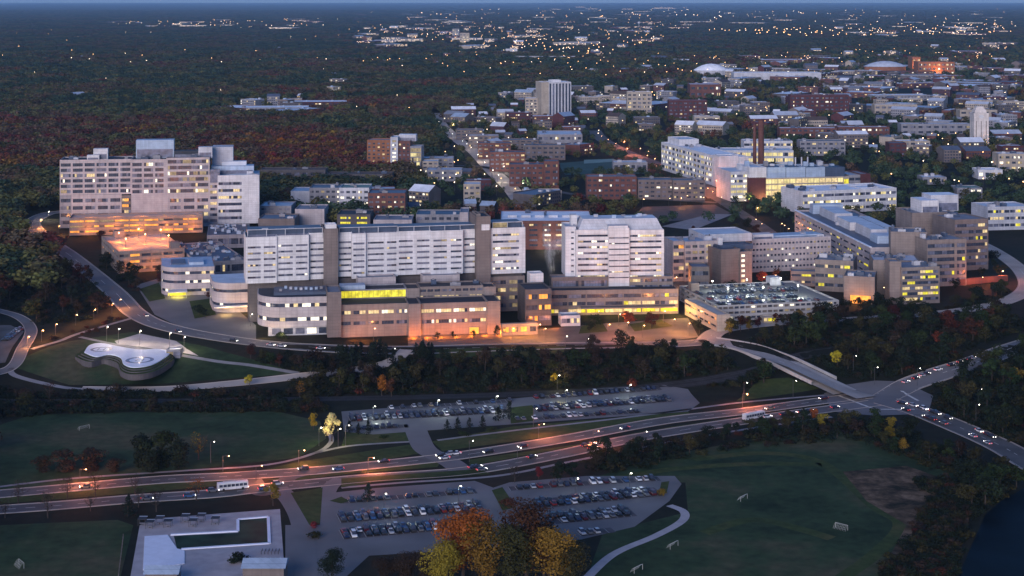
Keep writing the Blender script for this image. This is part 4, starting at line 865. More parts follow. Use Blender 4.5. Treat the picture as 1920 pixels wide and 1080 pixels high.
# clock and bell tower
b = Bd('bell_tower', 'pale stone bell tower standing alone among dark trees near the frame edge', (1826, 277), (1854, 277), 'tower')
r_ = b.bay(1826, 1854, 212, 277, 0, 18, 'ivory_stone', 'grey_roof', 1, 3, 0, span=(.12, .8), cf=.14, fill=.9, glass=('glass_tan', 'glass_grey'), inset=.7, side='lr'); z = r_['z1']
m = MB(); m.box(2, b.w-2, 2, 16, z, z+4, 'ivory_stone', None, .5); m.box(3.5, b.w-3.5, 4, 14, z+4, z+8, 'ivory_stone', 'slate_roof', 1.5); b.part('belfry', m)
m = MB(); k = len(m.v); n = 20; m.prism([(b.w/2+3.2*math.cos(6.283*i/n), 3.2*math.sin(6.283*i/n)) for i in range(n)], 0, .2, 'white_panel'); m.v = [(x, -.05-(zz*.5), z-4.5+y*.7) for x, y, zz in m.v]; b.part('clock_face', m)
glow(b.o, (b.w/2, -8, 6), 9000, (1, .5, .3))
# named blocks, front edge given by photo rows
T = [
 ('brick_hall', 'long dark maroon brick slab on the far side of the town', 1482, 1592, 178, 218, 'maroon_brick', 'grey_roof', 5, 12, .12),
 ('brick_hall', 'dusky purple-brick block between the pale block and the maroon slab', 1254, 1326, 188, 226, 'maroon_brick', 'grey_roof', 5, 8, .08),
 ('office_block', 'pale stone block with an open top storey near the purple-brick block', 1176, 1222, 172, 214, 'beige', 'white_roof', 5, 5, .12),
 ('brick_hall', 'bright red brick hall below the white dome', 1294, 1352, 158, 184, 'red_brick', 'pale_roof', 2, 5, .2),
 ('campus_hall', 'pale two-tier hall with white roof terraces right of the reddish street', 1302, 1350, 218, 244, 'beige', 'white_roof', 3, 4, .25),
 ('campus_hall', 'long low hall with a bright pale roof behind the chimneys', 1462, 1570, 240, 258, 'red_brick', 'white_roof', 2, 10, .15),
 ('campus_hall', 'long low hall with a dull roof continuing beyond the bright-roofed hall', 1572, 1668, 238, 258, 'red_brick', 'pale_roof', 2, 9, .15),
 ('campus_hall', 'grey hall with scattered lit windows right of the chimneys', 1500, 1585, 264, 292, 'grey_wall', 'navy_metal', 3, 8, .25),
 ('campus_hall', 'white-roofed hall among trees left of the bell tower', 1680, 1744, 264, 284, 'beige', 'white_roof', 2, 5, .3),
 ('campus_hall', 'narrow maroon gabled hall near the glowing laboratory', 1668, 1700, 268, 294, 'maroon_brick', 'slate_roof', 3, 3, .1),
 ('campus_hall', 'long pale roof below the maroon slab', 1640, 1720, 196, 216, 'beige', 'pale_roof', 2, 7, .15),
 ('campus_hall', 'wide grey-roofed hall left of the bell tower', 1690, 1822, 232, 254, 'grey_wall', 'pale_roof', 2, 9, .1),
 ('campus_hall', 'cream hall behind the top of the bell tower', 1800, 1870, 206, 226, 'beige', 'brown_roof', 2, 5, .1),
 ('campus_hall', 'lit cream house block at the frame edge right of the bell tower', 1872, 1930, 288, 322, 'beige', 'pale_roof', 3, 5, .4),
 ('campus_hall', 'white flat-roofed building glowing among trees below the bell tower', 1834, 1880, 318, 336, 'white_panel', 'white_roof', 1, 4, .6),
 ('campus_hall', 'teal-roofed house among dark trees right of the glowing laboratory', 1795, 1842, 352, 372, 'grey_wall', 'green_roof', 2, 4, .2),
 ('campus_hall', 'long dim roof among trees behind the white hall', 1730, 1775, 332, 346, 'grey_wall', 'pale_roof', 1, 4, .3),
 ('brick_hall', 'dark red brick hall facing the bare dirt lot', 1100, 1194, 331, 374, 'red_brick', 'grey_roof', 4, 9, .1),
 ('brick_hall', 'dull grey-brown hall right of the dark red hall', 1196, 1262, 337, 374, 'brown_stone', 'slate_roof', 4, 6, .15),
 ('brick_hall', 'brown hall with warm lit doors beside the reddish street', 1262, 1322, 338, 376, 'brown_stone', 'slate_roof', 4, 5, .3),
 ('brick_hall', 'pinkish brick residence with a taller gable beside the straight street', 955, 1050, 308, 350, 'red_brick', 'navy_metal', 4, 9, .12),
 ('brick_hall', 'tall end gable of the pinkish residence', 1020, 1048, 302, 354, 'red_brick', 'slate_roof', 4, 2, .15),
 ('terrace_block', 'first blue-grey roofed terrace block up the straight street', 918, 985, 285, 322, 'red_brick', 'navy_metal', 4, 7, .15),
 ('terrace_block', 'second blue-grey roofed terrace block up the straight street', 896, 958, 268, 298, 'red_brick', 'slate_roof', 4, 6, .15),
 ('terrace_block', 'third terrace block up the straight street with a brighter roof', 878, 935, 254, 278, 'brown_stone', 'pale_roof', 3, 6, .15),
 ('terrace_block', 'furthest terrace block at the top of the straight street', 855, 905, 243, 262, 'brown_stone', 'slate_roof', 3, 5, .15),
 ('terrace_block', 'terrace block behind the pinkish residence with dark roof', 985, 1060, 272, 300, 'brown_stone', 'navy_metal', 3, 7, .12),
 ('terrace_block', 'flat dark terrace block behind the first terrace block', 940, 1010, 262, 280, 'brown_stone', 'slate_roof', 3, 6, .15),
 ('sports_hall', 'long pale sloping-roofed sports hall behind the green turf pitch', 1008, 1092, 252, 278, 'grey_wall', 'pale_roof', 2, 8, .15),
 ('grandstand', 'low grey grandstand beside the green turf pitch', 1150, 1214, 304, 322, 'grey_wall', 'pale_roof', 1, 6, .1),
 ('beige_house', 'small tall beige house with a pale roof near the straight street', 869, 901, 345, 380, 'beige', 'pale_roof', 3, 3, .3),
 ('town_block', 'pale roofed town block left of the straight street', 790, 850, 296, 318, 'grey_wall', 'pale_roof', 3, 6, .3),
 ('town_block', 'low teal roofed block above the beige house', 800, 866, 318, 340, 'grey_wall', 'blue_metal', 2, 5, .3),
 ('town_block', 'low lit block right of the brick residence hall', 792, 822, 302, 326, 'beige', 'pale_roof', 3, 3, .4),
 ('brown_hall', 'long dark brown low hall in the wood behind the tall slab', 488, 610, 318, 348, 'dark_stone', 'brown_roof', 2, 8, .06),
 ('brown_hall', 'second long dark hall in front of the brick residence hall', 612, 735, 326, 350, 'dark_stone', 'brown_roof', 2, 8, .06),
 ('hospital_annexe', 'grey annexe with a pale roof right of the tall slab', 487, 546, 386, 416, 'grey_wall', 'pale_roof', 3, 4, .25),
 ('hospital_annexe', 'pale blue plant block among older hospital roofs', 545, 580, 358, 396, 'pale_panel', 'blue_metal', 0, 1, 0),
 ('hospital_annexe', 'dark-roofed annexe with teal plant behind the left stair tower', 580, 640, 352, 396, 'grey_wall', 'slate_roof', 4, 6, .2),
 ('hospital_annexe', 'pale glassy annexe with bright plant behind the long slab', 636, 692, 352, 400, 'pale_panel', 'green_roof', 4, 5, .35),
 ('hospital_annexe', 'brown brick annexe with cluttered roof behind the long slab', 690, 760, 362, 414, 'red_brick', 'slate_roof', 5, 6, .2),
 ('hospital_annexe', 'blank tan block behind the parapet of the long slab', 553, 608, 392, 428, 'lavender_stone', 'grey_roof', 0, 1, 0),
 ('hospital_annexe', 'dark block with a yellow-lit louvre behind the long slab', 632, 694, 402, 434, 'dark_stone', 'dark_roof', 3, 2, .8),
 ('hospital_annexe', 'low pink-tan annexe right of the yellow-lit louvre block', 700, 772, 412, 436, 'lavender_stone', 'grey_roof', 0, 1, 0),
 ('hospital_annexe', 'dark blue roofed annexe left of the right stair tower', 780, 862, 402, 430, 'grey_wall', 'navy_metal', 2, 6, .15),
 ('hospital_annexe', 'small blank shaft left of the right stair tower', 862, 878, 398, 430, 'lavender_stone', 'grey_roof', 0, 1, 0),
 ('hospital_annexe', 'low tan block between tall slab and long slab', 484, 552, 410, 440, 'brown_stone', 'slate_roof', 0, 1, 0),
 ('white_roofed_hall', 'broad hall with a big bright white roof behind the long slab', 938, 1112, 414, 468, 'red_brick', 'white_roof', 5, 7, .35),
 ('arena', 'long white-roofed arena hall beyond the town', 1376, 1540, 136, 150, 'pale_panel', 'white_roof', 0, 1, 0),
 ('stadium_wing', 'orange floodlit brick stadium front in the far town', 1722, 1790, 116, 142, 'orange_brick', 'brown_roof', 3, 8, .4),
 ('stadium_wing', 'orange lit corner tower of the far stadium', 1711, 1726, 107, 136, 'orange_brick', 'brown_roof', 3, 2, .3),
 ('warehouse', 'pale teal-lit shed alone in the far wood', 948, 970, 92, 101, 'white_panel', 'white_roof', 0, 1, 0),
 ('shopping_centre', 'long white-lit shopping centre front in the far wood', 958, 1080, 106, 115, 'beige', 'white_roof', 1, 9, .9),
 ('hotel', 'tan mid-rise block with orange light in the distance', 862, 880, 62, 82, 'beige', 'brown_roof', 4, 3, .5),
 ('hotel', 'grey mid-rise block left of the distant tan block', 848, 861, 54, 70, 'grey_wall', 'grey_roof', 4, 3, .4),
]
for nm, lb, x0, x1, yt, yb, wl, rf, rows, cols, lit in T:
    k = dict(units=2 if x1-x0 > 40 and yb > 200 else 0)
    if nm == 'white_roofed_hall': d = 60
    elif yb > 380: d = 30
    else: d = 24*(yb < 200)+22
    if nm == 'sports_hall': d = 60
    b = S(nm, lb, x0, x1, yt, yb, 0, d, wl, rf, rows, cols, lit, lits=LW if 'louvre' not in lb else ('lit_yellow',), cf=.62 if rows else .9, fill=.42, front=10 if yb > 340 else 26, **k)
    if nm == 'stadium_wing': glow(b.o, (b.w/2, -14, 8), 42000, (1, .36, .1))
    if nm == 'white_roofed_hall':
        for u_ in (.5, .68, .86): glow(b.o, (b.w*u_, -9, 5), 3800, (1, .82, .6))  # unseen lamps added to light up the court before the hall
        for i in range(6): m = MB(); z = b.r0['z1']-.8; u = b.w*(.08+.15*i); m.box(u, u+b.w*.1, 24, 30, z, z+1.6, 'white_panel', 'white_roof'); b.part('roof_unit', m)
# round roofed arenas
def dome(label, x0, x1, yt, yb, hwall, wl, rf, nm='arena'):
    b = Bd(nm, label, (x0, yb), (x1, yb)); r_ = b.w/2; n = 20; z1 = b.uz(x0, yt)[1]; m = MB()
    m.cyl(r_, r_*.6, 0, z1*hwall, r_, r_, wl, n); m.v = [(x, r_*.6+(y-r_*.6)*.6, z) for x, y, z in m.v]; b.part('wall', m); m = MB()
    for a in range(4):
        f0, f1 = a/4, (a+1)/4
        for i in range(n):
            p = lambda f, j: (r_+r_*(1-f)*1.05*math.cos(6.283*j/n), r_*.6+r_*.63*(1-f)*math.sin(6.283*j/n), z1*hwall+z1*(1-hwall)*(1-(1-f)**2))
            m.face((p(f0, i), p(f0, i+1), p(f1, i+1), p(f1, i)), rf)
    b.part('roof', m); b.foot(0, b.w, 0, r_*1.2, 4, 120)
dome('white domed sports arena at the edge of the far wood', 1303, 1368, 120, 141, .4, 'pale_panel', 'white_roof'); dome('wide oval arena with a shallow grey roof left of the floodlit stadium', 1626, 1704, 115, 138, .55, 'orange_brick', 'pale_roof')
b = Bd('water_tower', 'tiny white water tower standing above the distant wood', (1197, 52), (1202, 52), 'tower'); m = MB(); m.cyl(4, 4, 0, 30, 1.2, 1.2, 'white_panel'); b.part('shaft', m); m = MB(); m.ball(4, 4, 33, 9, 'white_panel', 12, 8, sz=.8); b.part('tank', m)
# ---- smaller buildings scattered by district: one mesh each, they are a few pixels wide
WC = [('red_brick', 'red-brick'), ('brown_stone', 'brown'), ('maroon_brick', 'maroon'), ('grey_wall', 'grey'), ('beige', 'cream'), ('dark_stone', 'dark')]
RC = [('white_roof', 'white'), ('pale_roof', 'pale'), ('slate_roof', 'slate'), ('brown_roof', 'brown'), ('blue_metal', 'blue-grey'), ('grey_roof', 'grey')]
CNT = {}
def small(p, kind, where, group, lit, sc=1.0):
    r = R; wl, ww = r.choice(WC); rf, rw = r.choice(RC[:2]+RC[:2]+RC[:2]+RC if kind != 'house' else RC[2:4]+RC[:2]+RC[4:]); m = MB()
    if kind == 'house': w_, d_, h_ = r.uniform(9, 14), r.uniform(9, 13), r.uniform(5, 7.5)
    elif kind == 'block': w_, d_, h_ = r.uniform(18, 42)*sc, r.uniform(14, 26)*sc, r.uniform(8, 17)
    else: w_, d_, h_ = r.uniform(50, 130)*sc, r.uniform(30, 60)*sc, r.uniform(7, 11)
    m.box(-w_/2, w_/2, 0, d_, 0, h_, wl, rf)
    if kind == 'house' or (kind == 'block' and r.random() < .4):
        e = .5; hr = h_+r.uniform(2.4, 3.6)*(1 if kind == 'house' else 1.5)
        a, b_, c, d2, r1_, r2_ = (-w_/2-e, -e, h_), (w_/2+e, -e, h_), (w_/2+e, d_+e, h_), (-w_/2-e, d_+e, h_), (-w_/2-e, d_/2, hr), (w_/2+e, d_/2, hr)
        m.face((a, b_, r2_, r1_), rf); m.face((c, d2, r1_, r2_), rf); m.face((b_, c, r2_), wl); m.face((d2, a, r1_), wl); m.box(w_*.2, w_*.2+.9, d_*.5, d_*.5+.9, hr-1.5, hr+1, 'red_brick')
    else:
        for k in range(r.randint(1, 4)): x = r.uniform(-w_/2+1, w_/2-7); y = r.uniform(2, d_-6); m.box(x, x+r.uniform(2, 6), y, y+3.5, h_, h_+r.uniform(1, 2.6), r.choice(('pale_panel', 'grey_wall', 'blue_metal')))
        m.box(-w_/2, w_/2, .02, .4, h_, h_+.7, wl); m.box(-w_/2, w_/2, d_-.4, d_-.02, h_, h_+.7, wl)
    nr = max(1, int(h_/3.4)); nc = max(2, int(w_/(3.2 if kind != 'shed' else 6)))
    for i in range(nr):
        for j in range(nc):
            x = -w_/2+w_*(j+.5)/nc; z = 1+i*h_/nr*.95; g = r.random() < lit
            m.box(x-w_/nc*.32, x+w_/nc*.32, -.1, -.02, z, z+1.6, ('shopfront' if p.y > 4800 else r.choice(LW)) if g else 'glass')
    nm = dict(house='house', block='town_building', shed='commercial_building')[kind]
    o = m.build(nm, None, p); o.rotation_euler = (0, 0, r.uniform(-.5, .5) if kind == 'house' else r.choice((-.55, -.5, .1, .12, .95)))
    lab = f'{ww} {rw}-roofed {dict(house="house", block="building", shed="long building")[kind]}'
    key = (lab, where); k = CNT[key] = CNT.get(key, 0)+1
    tag(o, f'{lab}, {ordw(k)} such from the front, {where}', 'building' if kind != 'house' else 'house', group)
    hw = w_/2+2; block([(p.x-hw, p.y-2), (p.x+hw, p.y-2), (p.x+hw, p.y+d_+2), (p.x-hw, p.y+d_+2)], 1, 26 if p.y < 2600 else 70 if p.y < 4800 else 260)
def district(poly, n, kinds, where, group, lit=.3, sep=26, sc=1.0):
    got = []; t = 0
    xs, ys_ = [p[0] for p in poly], [p[1] for p in poly]
    while len(got) < n and t < n*80:
        t += 1; px, py = R.uniform(min(xs), max(xs)), R.uniform(min(ys_), max(ys_))
        if not inpoly(np.array([px]), np.array([py]), poly)[0]: continue
        p = G(px, py)
        if blocked([p.x-9, p.x+9, p.x, p.x], [p.y, p.y, p.y+10, p.y-6]).any() or any((p-q).length < sep*sc for q in got): continue
        got.append(p)
    for p in sorted(got, key=lambda q: q.y): small(p, pick(kinds), where, group, lit, sc)
district([(800, 345), (870, 300), (850, 262), (960, 235), (1130, 235), (1110, 300), (1000, 300), (930, 330), (1100, 380), (960, 390)], 24, dict(house=3, block=2), 'along the straight street', 'small buildings along the straight street', .2)
district([(690, 400), (760, 345), (860, 350), (930, 400), (860, 420)], 7, dict(house=2, block=1), 'behind the right stair tower', 'small buildings behind the long slab', .45, 20)
district([(1130, 240), (1240, 215), (1500, 205), (1660, 215), (1900, 240), (1920, 330), (1700, 300), (1640, 290), (1500, 255), (1240, 255)], 54, dict(house=2, block=3), 'in the town around the bell tower', 'town buildings around the bell tower', .16)
district([(1080, 210), (1180, 160), (1500, 150), (1920, 160), (1920, 240), (1600, 220), (1200, 215)], 110, dict(block=4, house=1, shed=.6), 'in the town below the white arenas', 'town buildings below the white arenas', .16, 24)
district([(820, 240), (880, 190), (1100, 165), (1180, 190), (1110, 245)], 36, dict(house=2, block=2), 'around the tallest apartment tower', 'buildings around the apartment tower', .18)
district([(1320, 150), (1560, 118), (1920, 122), (1920, 165), (1600, 175)], 48, dict(block=2, shed=2), 'around the far arenas', 'pale roofed buildings around the far arenas', .2, 40)
district([(640, 60), (700, 44), (1100, 40), (1290, 48), (1250, 72), (1120, 108), (900, 92), (690, 88)], 64, dict(block=2, shed=2), 'in the distant lit suburb', 'buildings of the distant lit suburb', .5, 60, 1.4)
district([(190, 50), (220, 41), (620, 36), (640, 55), (520, 56)], 18, dict(shed=3, block=1), 'light strip beyond the wood', 'buildings of the distant light strip', .6, 90, 1.6)
district([(1540, 66), (1580, 50), (1920, 50), (1860, 66), (1700, 72)], 20, dict(shed=2, block=2), 'bright far retail strip', 'buildings of the far retail strip', .7, 80, 1.5)
district([(930, 22), (960, 13), (1290, 15), (1280, 24)], 9, dict(shed=1), 'at the foot of the horizon', 'far buildings near the horizon', .8, 250, 3.5)
district([(640, 44), (640, 26), (1900, 20), (1900, 50), (1290, 44)], 34, dict(shed=1), 'towards the horizon', 'far sheds towards the horizon', .6, 160, 2.2)
district([(640, 120), (900, 96), (1300, 112), (1880, 78), (1900, 118), (1300, 140), (1000, 150)], 46, dict(shed=1, block=2, house=1), 'in the wood beyond the town', 'buildings in the wood beyond the town', .35, 60, 1.2)
district([(420, 215), (450, 190), (620, 196), (600, 220)], 9, dict(block=1, shed=.6), 'in the clearing behind the tall slab', 'buildings in the wood clearing', .2, 36)
district([(100, 240), (60, 100), (600, 80), (840, 120), (840, 240), (500, 190)], 22, dict(house=3, block=1), 'hidden in the wide wood', 'houses hidden in the wide wood', .5, 120)
# ------------------------------------------------------------------ pool terrace, bottom of the picture
drape('pool_terrace', [(262, 985), (300, 972), (525, 955), (535, 1090), (243, 1090)], .12, 'paving', mask=2)
drape('pavement', [(535, 985), (600, 985), (700, 1035), (640, 1090), (535, 1090)], .1, 'asphalt_pale', mask=2)
p0 = G(272, 1055); b = empty('swimming_pool', p0); tag(b, 'L-shaped outdoor pool with a white shallow end and dark water behind a white kerb', 'pool')
def loc(px, py): q = G(px, py)-p0; return (q.x, q.y)
m = MB(); m.prism([loc(*q) for q in ((271, 1007), (314, 1004), (332, 1030), (346, 1034), (346, 1058), (268, 1070))], .0, .35, 'pool_white'); m.build('shallow_end', b)
m = MB(); m.prism([loc(*q) for q in ((326, 1006), (447, 1000), (447, 976), (503, 972), (503, 1018), (332, 1030))], .0, .2, 'pool_water'); m.build('water', b)
m = MB()
for a, c in (((320, 1004), (446, 997)), ((446, 997), (446, 976)), ((446, 975), (503, 970)), ((503, 971), (505, 1020)), ((505, 1020), (340, 1031))):
    a, c = Vector(loc(*a)), Vector(loc(*c)); d = (c-a).normalized(); n = Vector((-d.y, d.x))*.55; m.prism([tuple(a-n), tuple(c-n), tuple(c+n), tuple(a+n)], 0, .5, 'pool_white')
m.build('kerb', b)
def shed(lb, x0, x1, yt, yb, d, roof='blue_metal'):
    b = Bd('pool_building', lb, (x0, yb), (x1, yb)); z1 = b.uz(x0, yt)[1]; m = MB(); m.box(0, b.w, 0, d, 0, z1, 'brown_stone'); w = b.part('wall', m); m = MB(); e = .6
    k = [(-e, -e, z1), (b.w+e, -e, z1), (b.w+e, d+e, z1), (-e, d+e, z1), (-e, d/2, z1+1.8), (b.w+e, d/2, z1+1.8)]
    for f in ((0, 1, 5, 4), (2, 3, 4, 5), (1, 2, 5), (3, 0, 4)): m.face([k[i] for i in f], roof)
    for i in range(1, 8): x = b.w*i/8; m.box(x-.08, x+.08, d/2-.1, d/2+.1, z1+1.6, z1+1.95, roof)
    b.part('roof', m)
    for i in range(4): m = MB(); x = b.w*(i+.3)/4; m.box(x, x+1.2, -.1, -.02, .8, 2.2, 'glass'); b.part('window', m, w)
    b.foot(0, b.w, 0, d)
shed('blue metal-roofed bathhouse at the bottom of the white pool end', 272, 332, 1076, 1100, 6); shed('blue metal-roofed filter house beside the pool terrace drive', 455, 532, 1065, 1100, 9)
for i, (px, py) in enumerate(((267, 984), (281, 990), (299, 983), (315, 988), (347, 979), (362, 987), (377, 978), (404, 983))):
    o = empty('shade_shelter', G(px, py)); tag(o, f'flat square shade shelter on posts, {ordw(i+1)} along the edge of the pool terrace', 'shelter', 'shade shelters along the pool terrace')
    m = MB(); m.box(-1.5, 1.5, -1.5, 1.5, 2.4, 2.6, 'dark_roof', 'dark_roof'); m.box(-1.5, 1.5, 1.5, 2.1, 2.45, 2.62, 'pale_roof'); m.build('roof', o)
    for sx in (-1.3, 1.3):
        for sy in (-1.3, 1.3): m = MB(); m.cyl(sx, sy, 0, 2.4, .08, .08, 'pole_metal', 6); m.build('post', o)
    m = MB(); m.box(-1, 1, -.5, .5, .6, .7, 'grey_wall'); m.box(-.1, .1, -.4, .4, 0, .6, 'pole_metal'); m.build('table', o)
b = empty('bicycle_rack', G(507, 1037)); tag(b, 'dark bicycle rack of upright bars on the pool terrace beside the filter house', 'rack')
for i in range(6):
    m = MB(); m.tube([(-3+1.2*i, -1.6, 0), (-3+1.2*i, -1.6, 1), (-3+1.2*i, 1.6, 1), (-3+1.2*i, 1.6, 0)], .14, 'pole_metal', 5); m.build('bar', b)
# pool fence
b = empty('timber_fence', G(226, 1080)); tag(b, 'thin brown timber fence along the outer side of the pool terrace', 'fence')
m = MB(); a, c = G(222, 1085), G(231, 1010); d = (c-a)/12
for i in range(13): q = a+d*i-b.location; m = MB(); m.box(q.x-.1, q.x+.1, q.y-.1, q.y+.1, 0, 1.8, 'brown_stone'); m.build('post', b)
m = MB()
for h in (.5, 1.1, 1.7): q = a-b.location; e = c-b.location; m.tube([(q.x, q.y, h), (e.x, e.y, h)], .07, 'brown_stone', 4)
m.build('rail', b)
# ------------------------------------------------------------------ helipad on its terraced bank
def blob(pts, n=5): return [(p.x, p.y) for p in smooth([Vector((x, y, 0)) for x, y in pts+[pts[0]]], n)[:-1]]
hp = empty('helipad', G(230, 668)); tag(hp, 'bright white double helipad platform above curved retaining terraces', 'helipad')
def hl(px, py, z): q = P(px, py, z)-hp.location; return (q.x, q.y)
Z = zg(G(230, 668).y)+2.2
def plate(q, z): return blob([hl(px, py, z) for px, py in q])
zr_ = Z-hp.location.z
LOBE = [(158, 660), (168, 647), (190, 643), (222, 649), (262, 655), (296, 654), (318, 660), (306, 672), (282, 684), (250, 688), (232, 682), (226, 670), (205, 664), (180, 668)]
m = MB(); m.prism(plate(LOBE, Z), zr_-.5, zr_, 'pool_white'); m.build('platform', hp)
for cx, cy, rr in ((190, 655, 19), (262, 675, 24)):
    m = MB(); q = P(cx, cy, Z)-hp.location; n = 24; R1, R2 = rr*.3, rr*.22
    for i in range(n):
        f = lambda r_, j: (q.x+r_*math.cos(6.283*j/n), q.y+r_*math.sin(6.283*j/n), zr_+.05)
        m.face((f(R2, i), f(R2, i+1), f(R1, i+1), f(R1, i)), 'paint_blue')
    for s in (-1, 1): m.box(q.x+s*1.6-.3, q.x+s*1.6+.3, q.y-2.4, q.y+2.4, zr_+.02, zr_+.05, 'paint_blue')
    m.box(q.x-1.6, q.x+1.6, q.y-.3, q.y+.3, zr_+.02, zr_+.055, 'paint_blue'); m.build('landing_marking', hp)
base = plate(LOBE, Z); cx = sum(p[0] for p in base)/len(base); cy = sum(p[1] for p in base)/len(base)
for i in range(3):
    k = 1.01+.05*(i+1); z1 = zr_-.45-.5*i; m = MB()
    m.prism([(cx+(x-cx)*k, cy+(y-cy)*k-1.7*(i+1)) for x, y in base], z1-3, z1-.02*i, 'dark_stone', 'lawn_grass'); m.build('terrace', hp)
drape('helipad_forecourt', [(215, 640), (262, 626), (330, 640), (350, 655), (372, 668), (330, 660), (270, 652), (220, 646)], .2, 'paving', mask=1)
bq = Bd('helipad_hut', 'small dark hut with a white roof at the end of the helipad', (312, 672), (338, 672)); bq.bay(312, 338, 655, 672, 0, 7, 'grey_wall', 'white_roof', 1, 2, .4)
for i, (px, py) in enumerate(((222, 644), (262, 648), (318, 652), (345, 660), (200, 640))):
    street_lamp(px, py, f'white lamp post lighting the helipad, {ordw(i+1)} of those round it', False, 8, 2600 if i % 2 else 2000, 'lamps round the helipad', .6)
# ------------------------------------------------------------------ goals on the playing fields
def goal(px, py, ang, lb):
    o = empty('football_goal', G(px, py), ang); tag(o, lb, 'goal', 'white goals on the playing fields'); m = MB()
    for x in (-3.2, 3.2): m.tube([(x, 0, 0), (x, 0, 2.4)], .08, 'goal_white')
    m.tube([(-3.2, 0, 2.4), (3.2, 0, 2.4)], .08, 'goal_white'); m.build('frame', o); m = MB()
    for i in range(9): x = -3.2+.8*i; m.tube([(x, 0, 2.4), (x, 1.0, 2.0), (x, 2.2, 0)], .035, 'goal_white', 4)
    for y, z in ((.6, 2.15), (1.3, 1.5), (1.75, .8), (2.2, .05)): m.tube([(-3.2, y, z), (3.2, y, z)], .035, 'goal_white', 4)
    m.build('net', o); o.scale = (.8, .8, .8)
goal(1395, 938, .9, 'white goal in the middle of the large playing field'); goal(1578, 992, 2.4, 'white netted goal facing the rough bank'); goal(1264, 1027, .9, 'white goal nearest the curving footpath'); goal(1197, 1072, .9, 'white goal at the bottom edge below the footpath'); goal(158, 806, .8, 'small white goal on the dark meadow'); goal(40, 1062, 2.2, 'white goal on the grass at the pool side')
# ------------------------------------------------------------------ cars in the lots and on the roads
lo, up = 'cars in the lower car park', 'cars in the upper car park'
row((640, 941), (893, 922), .7, 'rear pool-side row, lower lot', ('l', 'the pool side'), lo)
row((635, 973), (902, 950), .96, 'middle pool-side row, lower lot', ('l', 'the pool side'), lo, True)
row((640, 1003), (850, 984), .96, 'front pool-side row, lower lot', ('l', 'the pool side'), lo, True)
row((955, 917), (1236, 898), .8, 'rear field-side row, lower lot', ('r', 'the playing field'), lo)
row((1002, 946), (1236, 922), .96, 'middle field-side row, lower lot', ('r', 'the playing field'), lo, True)
row((1020, 976), (1186, 960), .96, 'front field-side row, lower lot', ('r', 'the playing field'), lo, True)
row((1085, 1002), (1150, 994), .7, 'short row by the orange trees', ('r', 'the playing field'), lo)
row((728, 766), (960, 752), .6, 'rear row, upper lot', ('l', 'the glowing tree'), up)
row((655, 786), (955, 769), .93, 'long row, upper lot', ('l', 'the glowing tree'), up, True)
row((655, 805), (765, 799), .8, 'short front row, upper lot', ('l', 'the glowing tree'), up)
row((1000, 747), (1238, 728), .85, 'rear ramp-side row, upper lot', ('r', 'the ramp end'), up)
row((1002, 768), (1256, 748), .93, 'middle ramp-side row, upper lot', ('r', 'the ramp end'), up, True)
row((965, 788), (1200, 772), .7, 'front ramp-side row, upper lot', ('r', 'the ramp end'), up)
row((8, 640), (38, 616), .8, 'side lot below the wood', ('l', 'the frame edge'), 'cars in the side lot')
def drive(line, shift, n, rev, where, start, lights=True, t0=0.05, t1=.95):
    pts = smooth([Vector((G(*p).x, G(*p).y, 0)) for p in line], 12); ts = sorted(R.uniform(t0, t1) for _ in range(n)); cnt = {}; last = -99
    for t in ts:
        i = min(len(pts)-2, int(t*(len(pts)-1)))
        if i == last: continue
        last = i; p = pts[i].copy(); d = (pts[i+1]-pts[i]).normalized(); nn = Vector((-d.y, d.x, 0)); p += nn*shift; p.z = zg(p.y)+.2
        c = pick(CARW); k_ = R.choice(('sedan', 'suv', 'hatch')); k = cnt[(c, k_)] = cnt.get((c, k_), 0)+1
        car(p, math.atan2(d.y, d.x)+(math.pi if rev else 0), f'{c} {KW[k_]} on the move, {ordw(k)} such from {start}, {where}', c, k_, lights, 'moving cars on the roads', 'moving_car')
drive(UP, 2.2, 7, False, 'far carriageway', 'the junction'); drive(UP, -2.2, 6, False, 'inner lane of far carriageway', 'the junction'); drive(LO, -2.2, 7, True, 'near carriageway', 'the junction', t0=.25); drive(LO, 2.4, 6, True, 'outer lane of near carriageway', 'the junction', t0=.2)
drive([(1560, 764), (1400, 786)], 2.3, 9, True, 'queue on the near carriageway', 'the junction')
drive([(1690, 728), (1760, 702), (1850, 672)], 3, 12, False, 'upper road beside the wood', 'the junction'); drive([(1680, 760), (1720, 770), (1800, 802), (1880, 838)], 4, 11, False, 'road towards the river', 'the junction'); drive([(1690, 762), (1800, 802), (1900, 848)], -3.5, 9, True, 'inner lane towards the river', 'the junction')
drive([(1310, 643), (1060, 648), (900, 652), (620, 653), (480, 643), (330, 618), (212, 545)], 2.5, 9, True, 'hospital drive', 'the bridge')
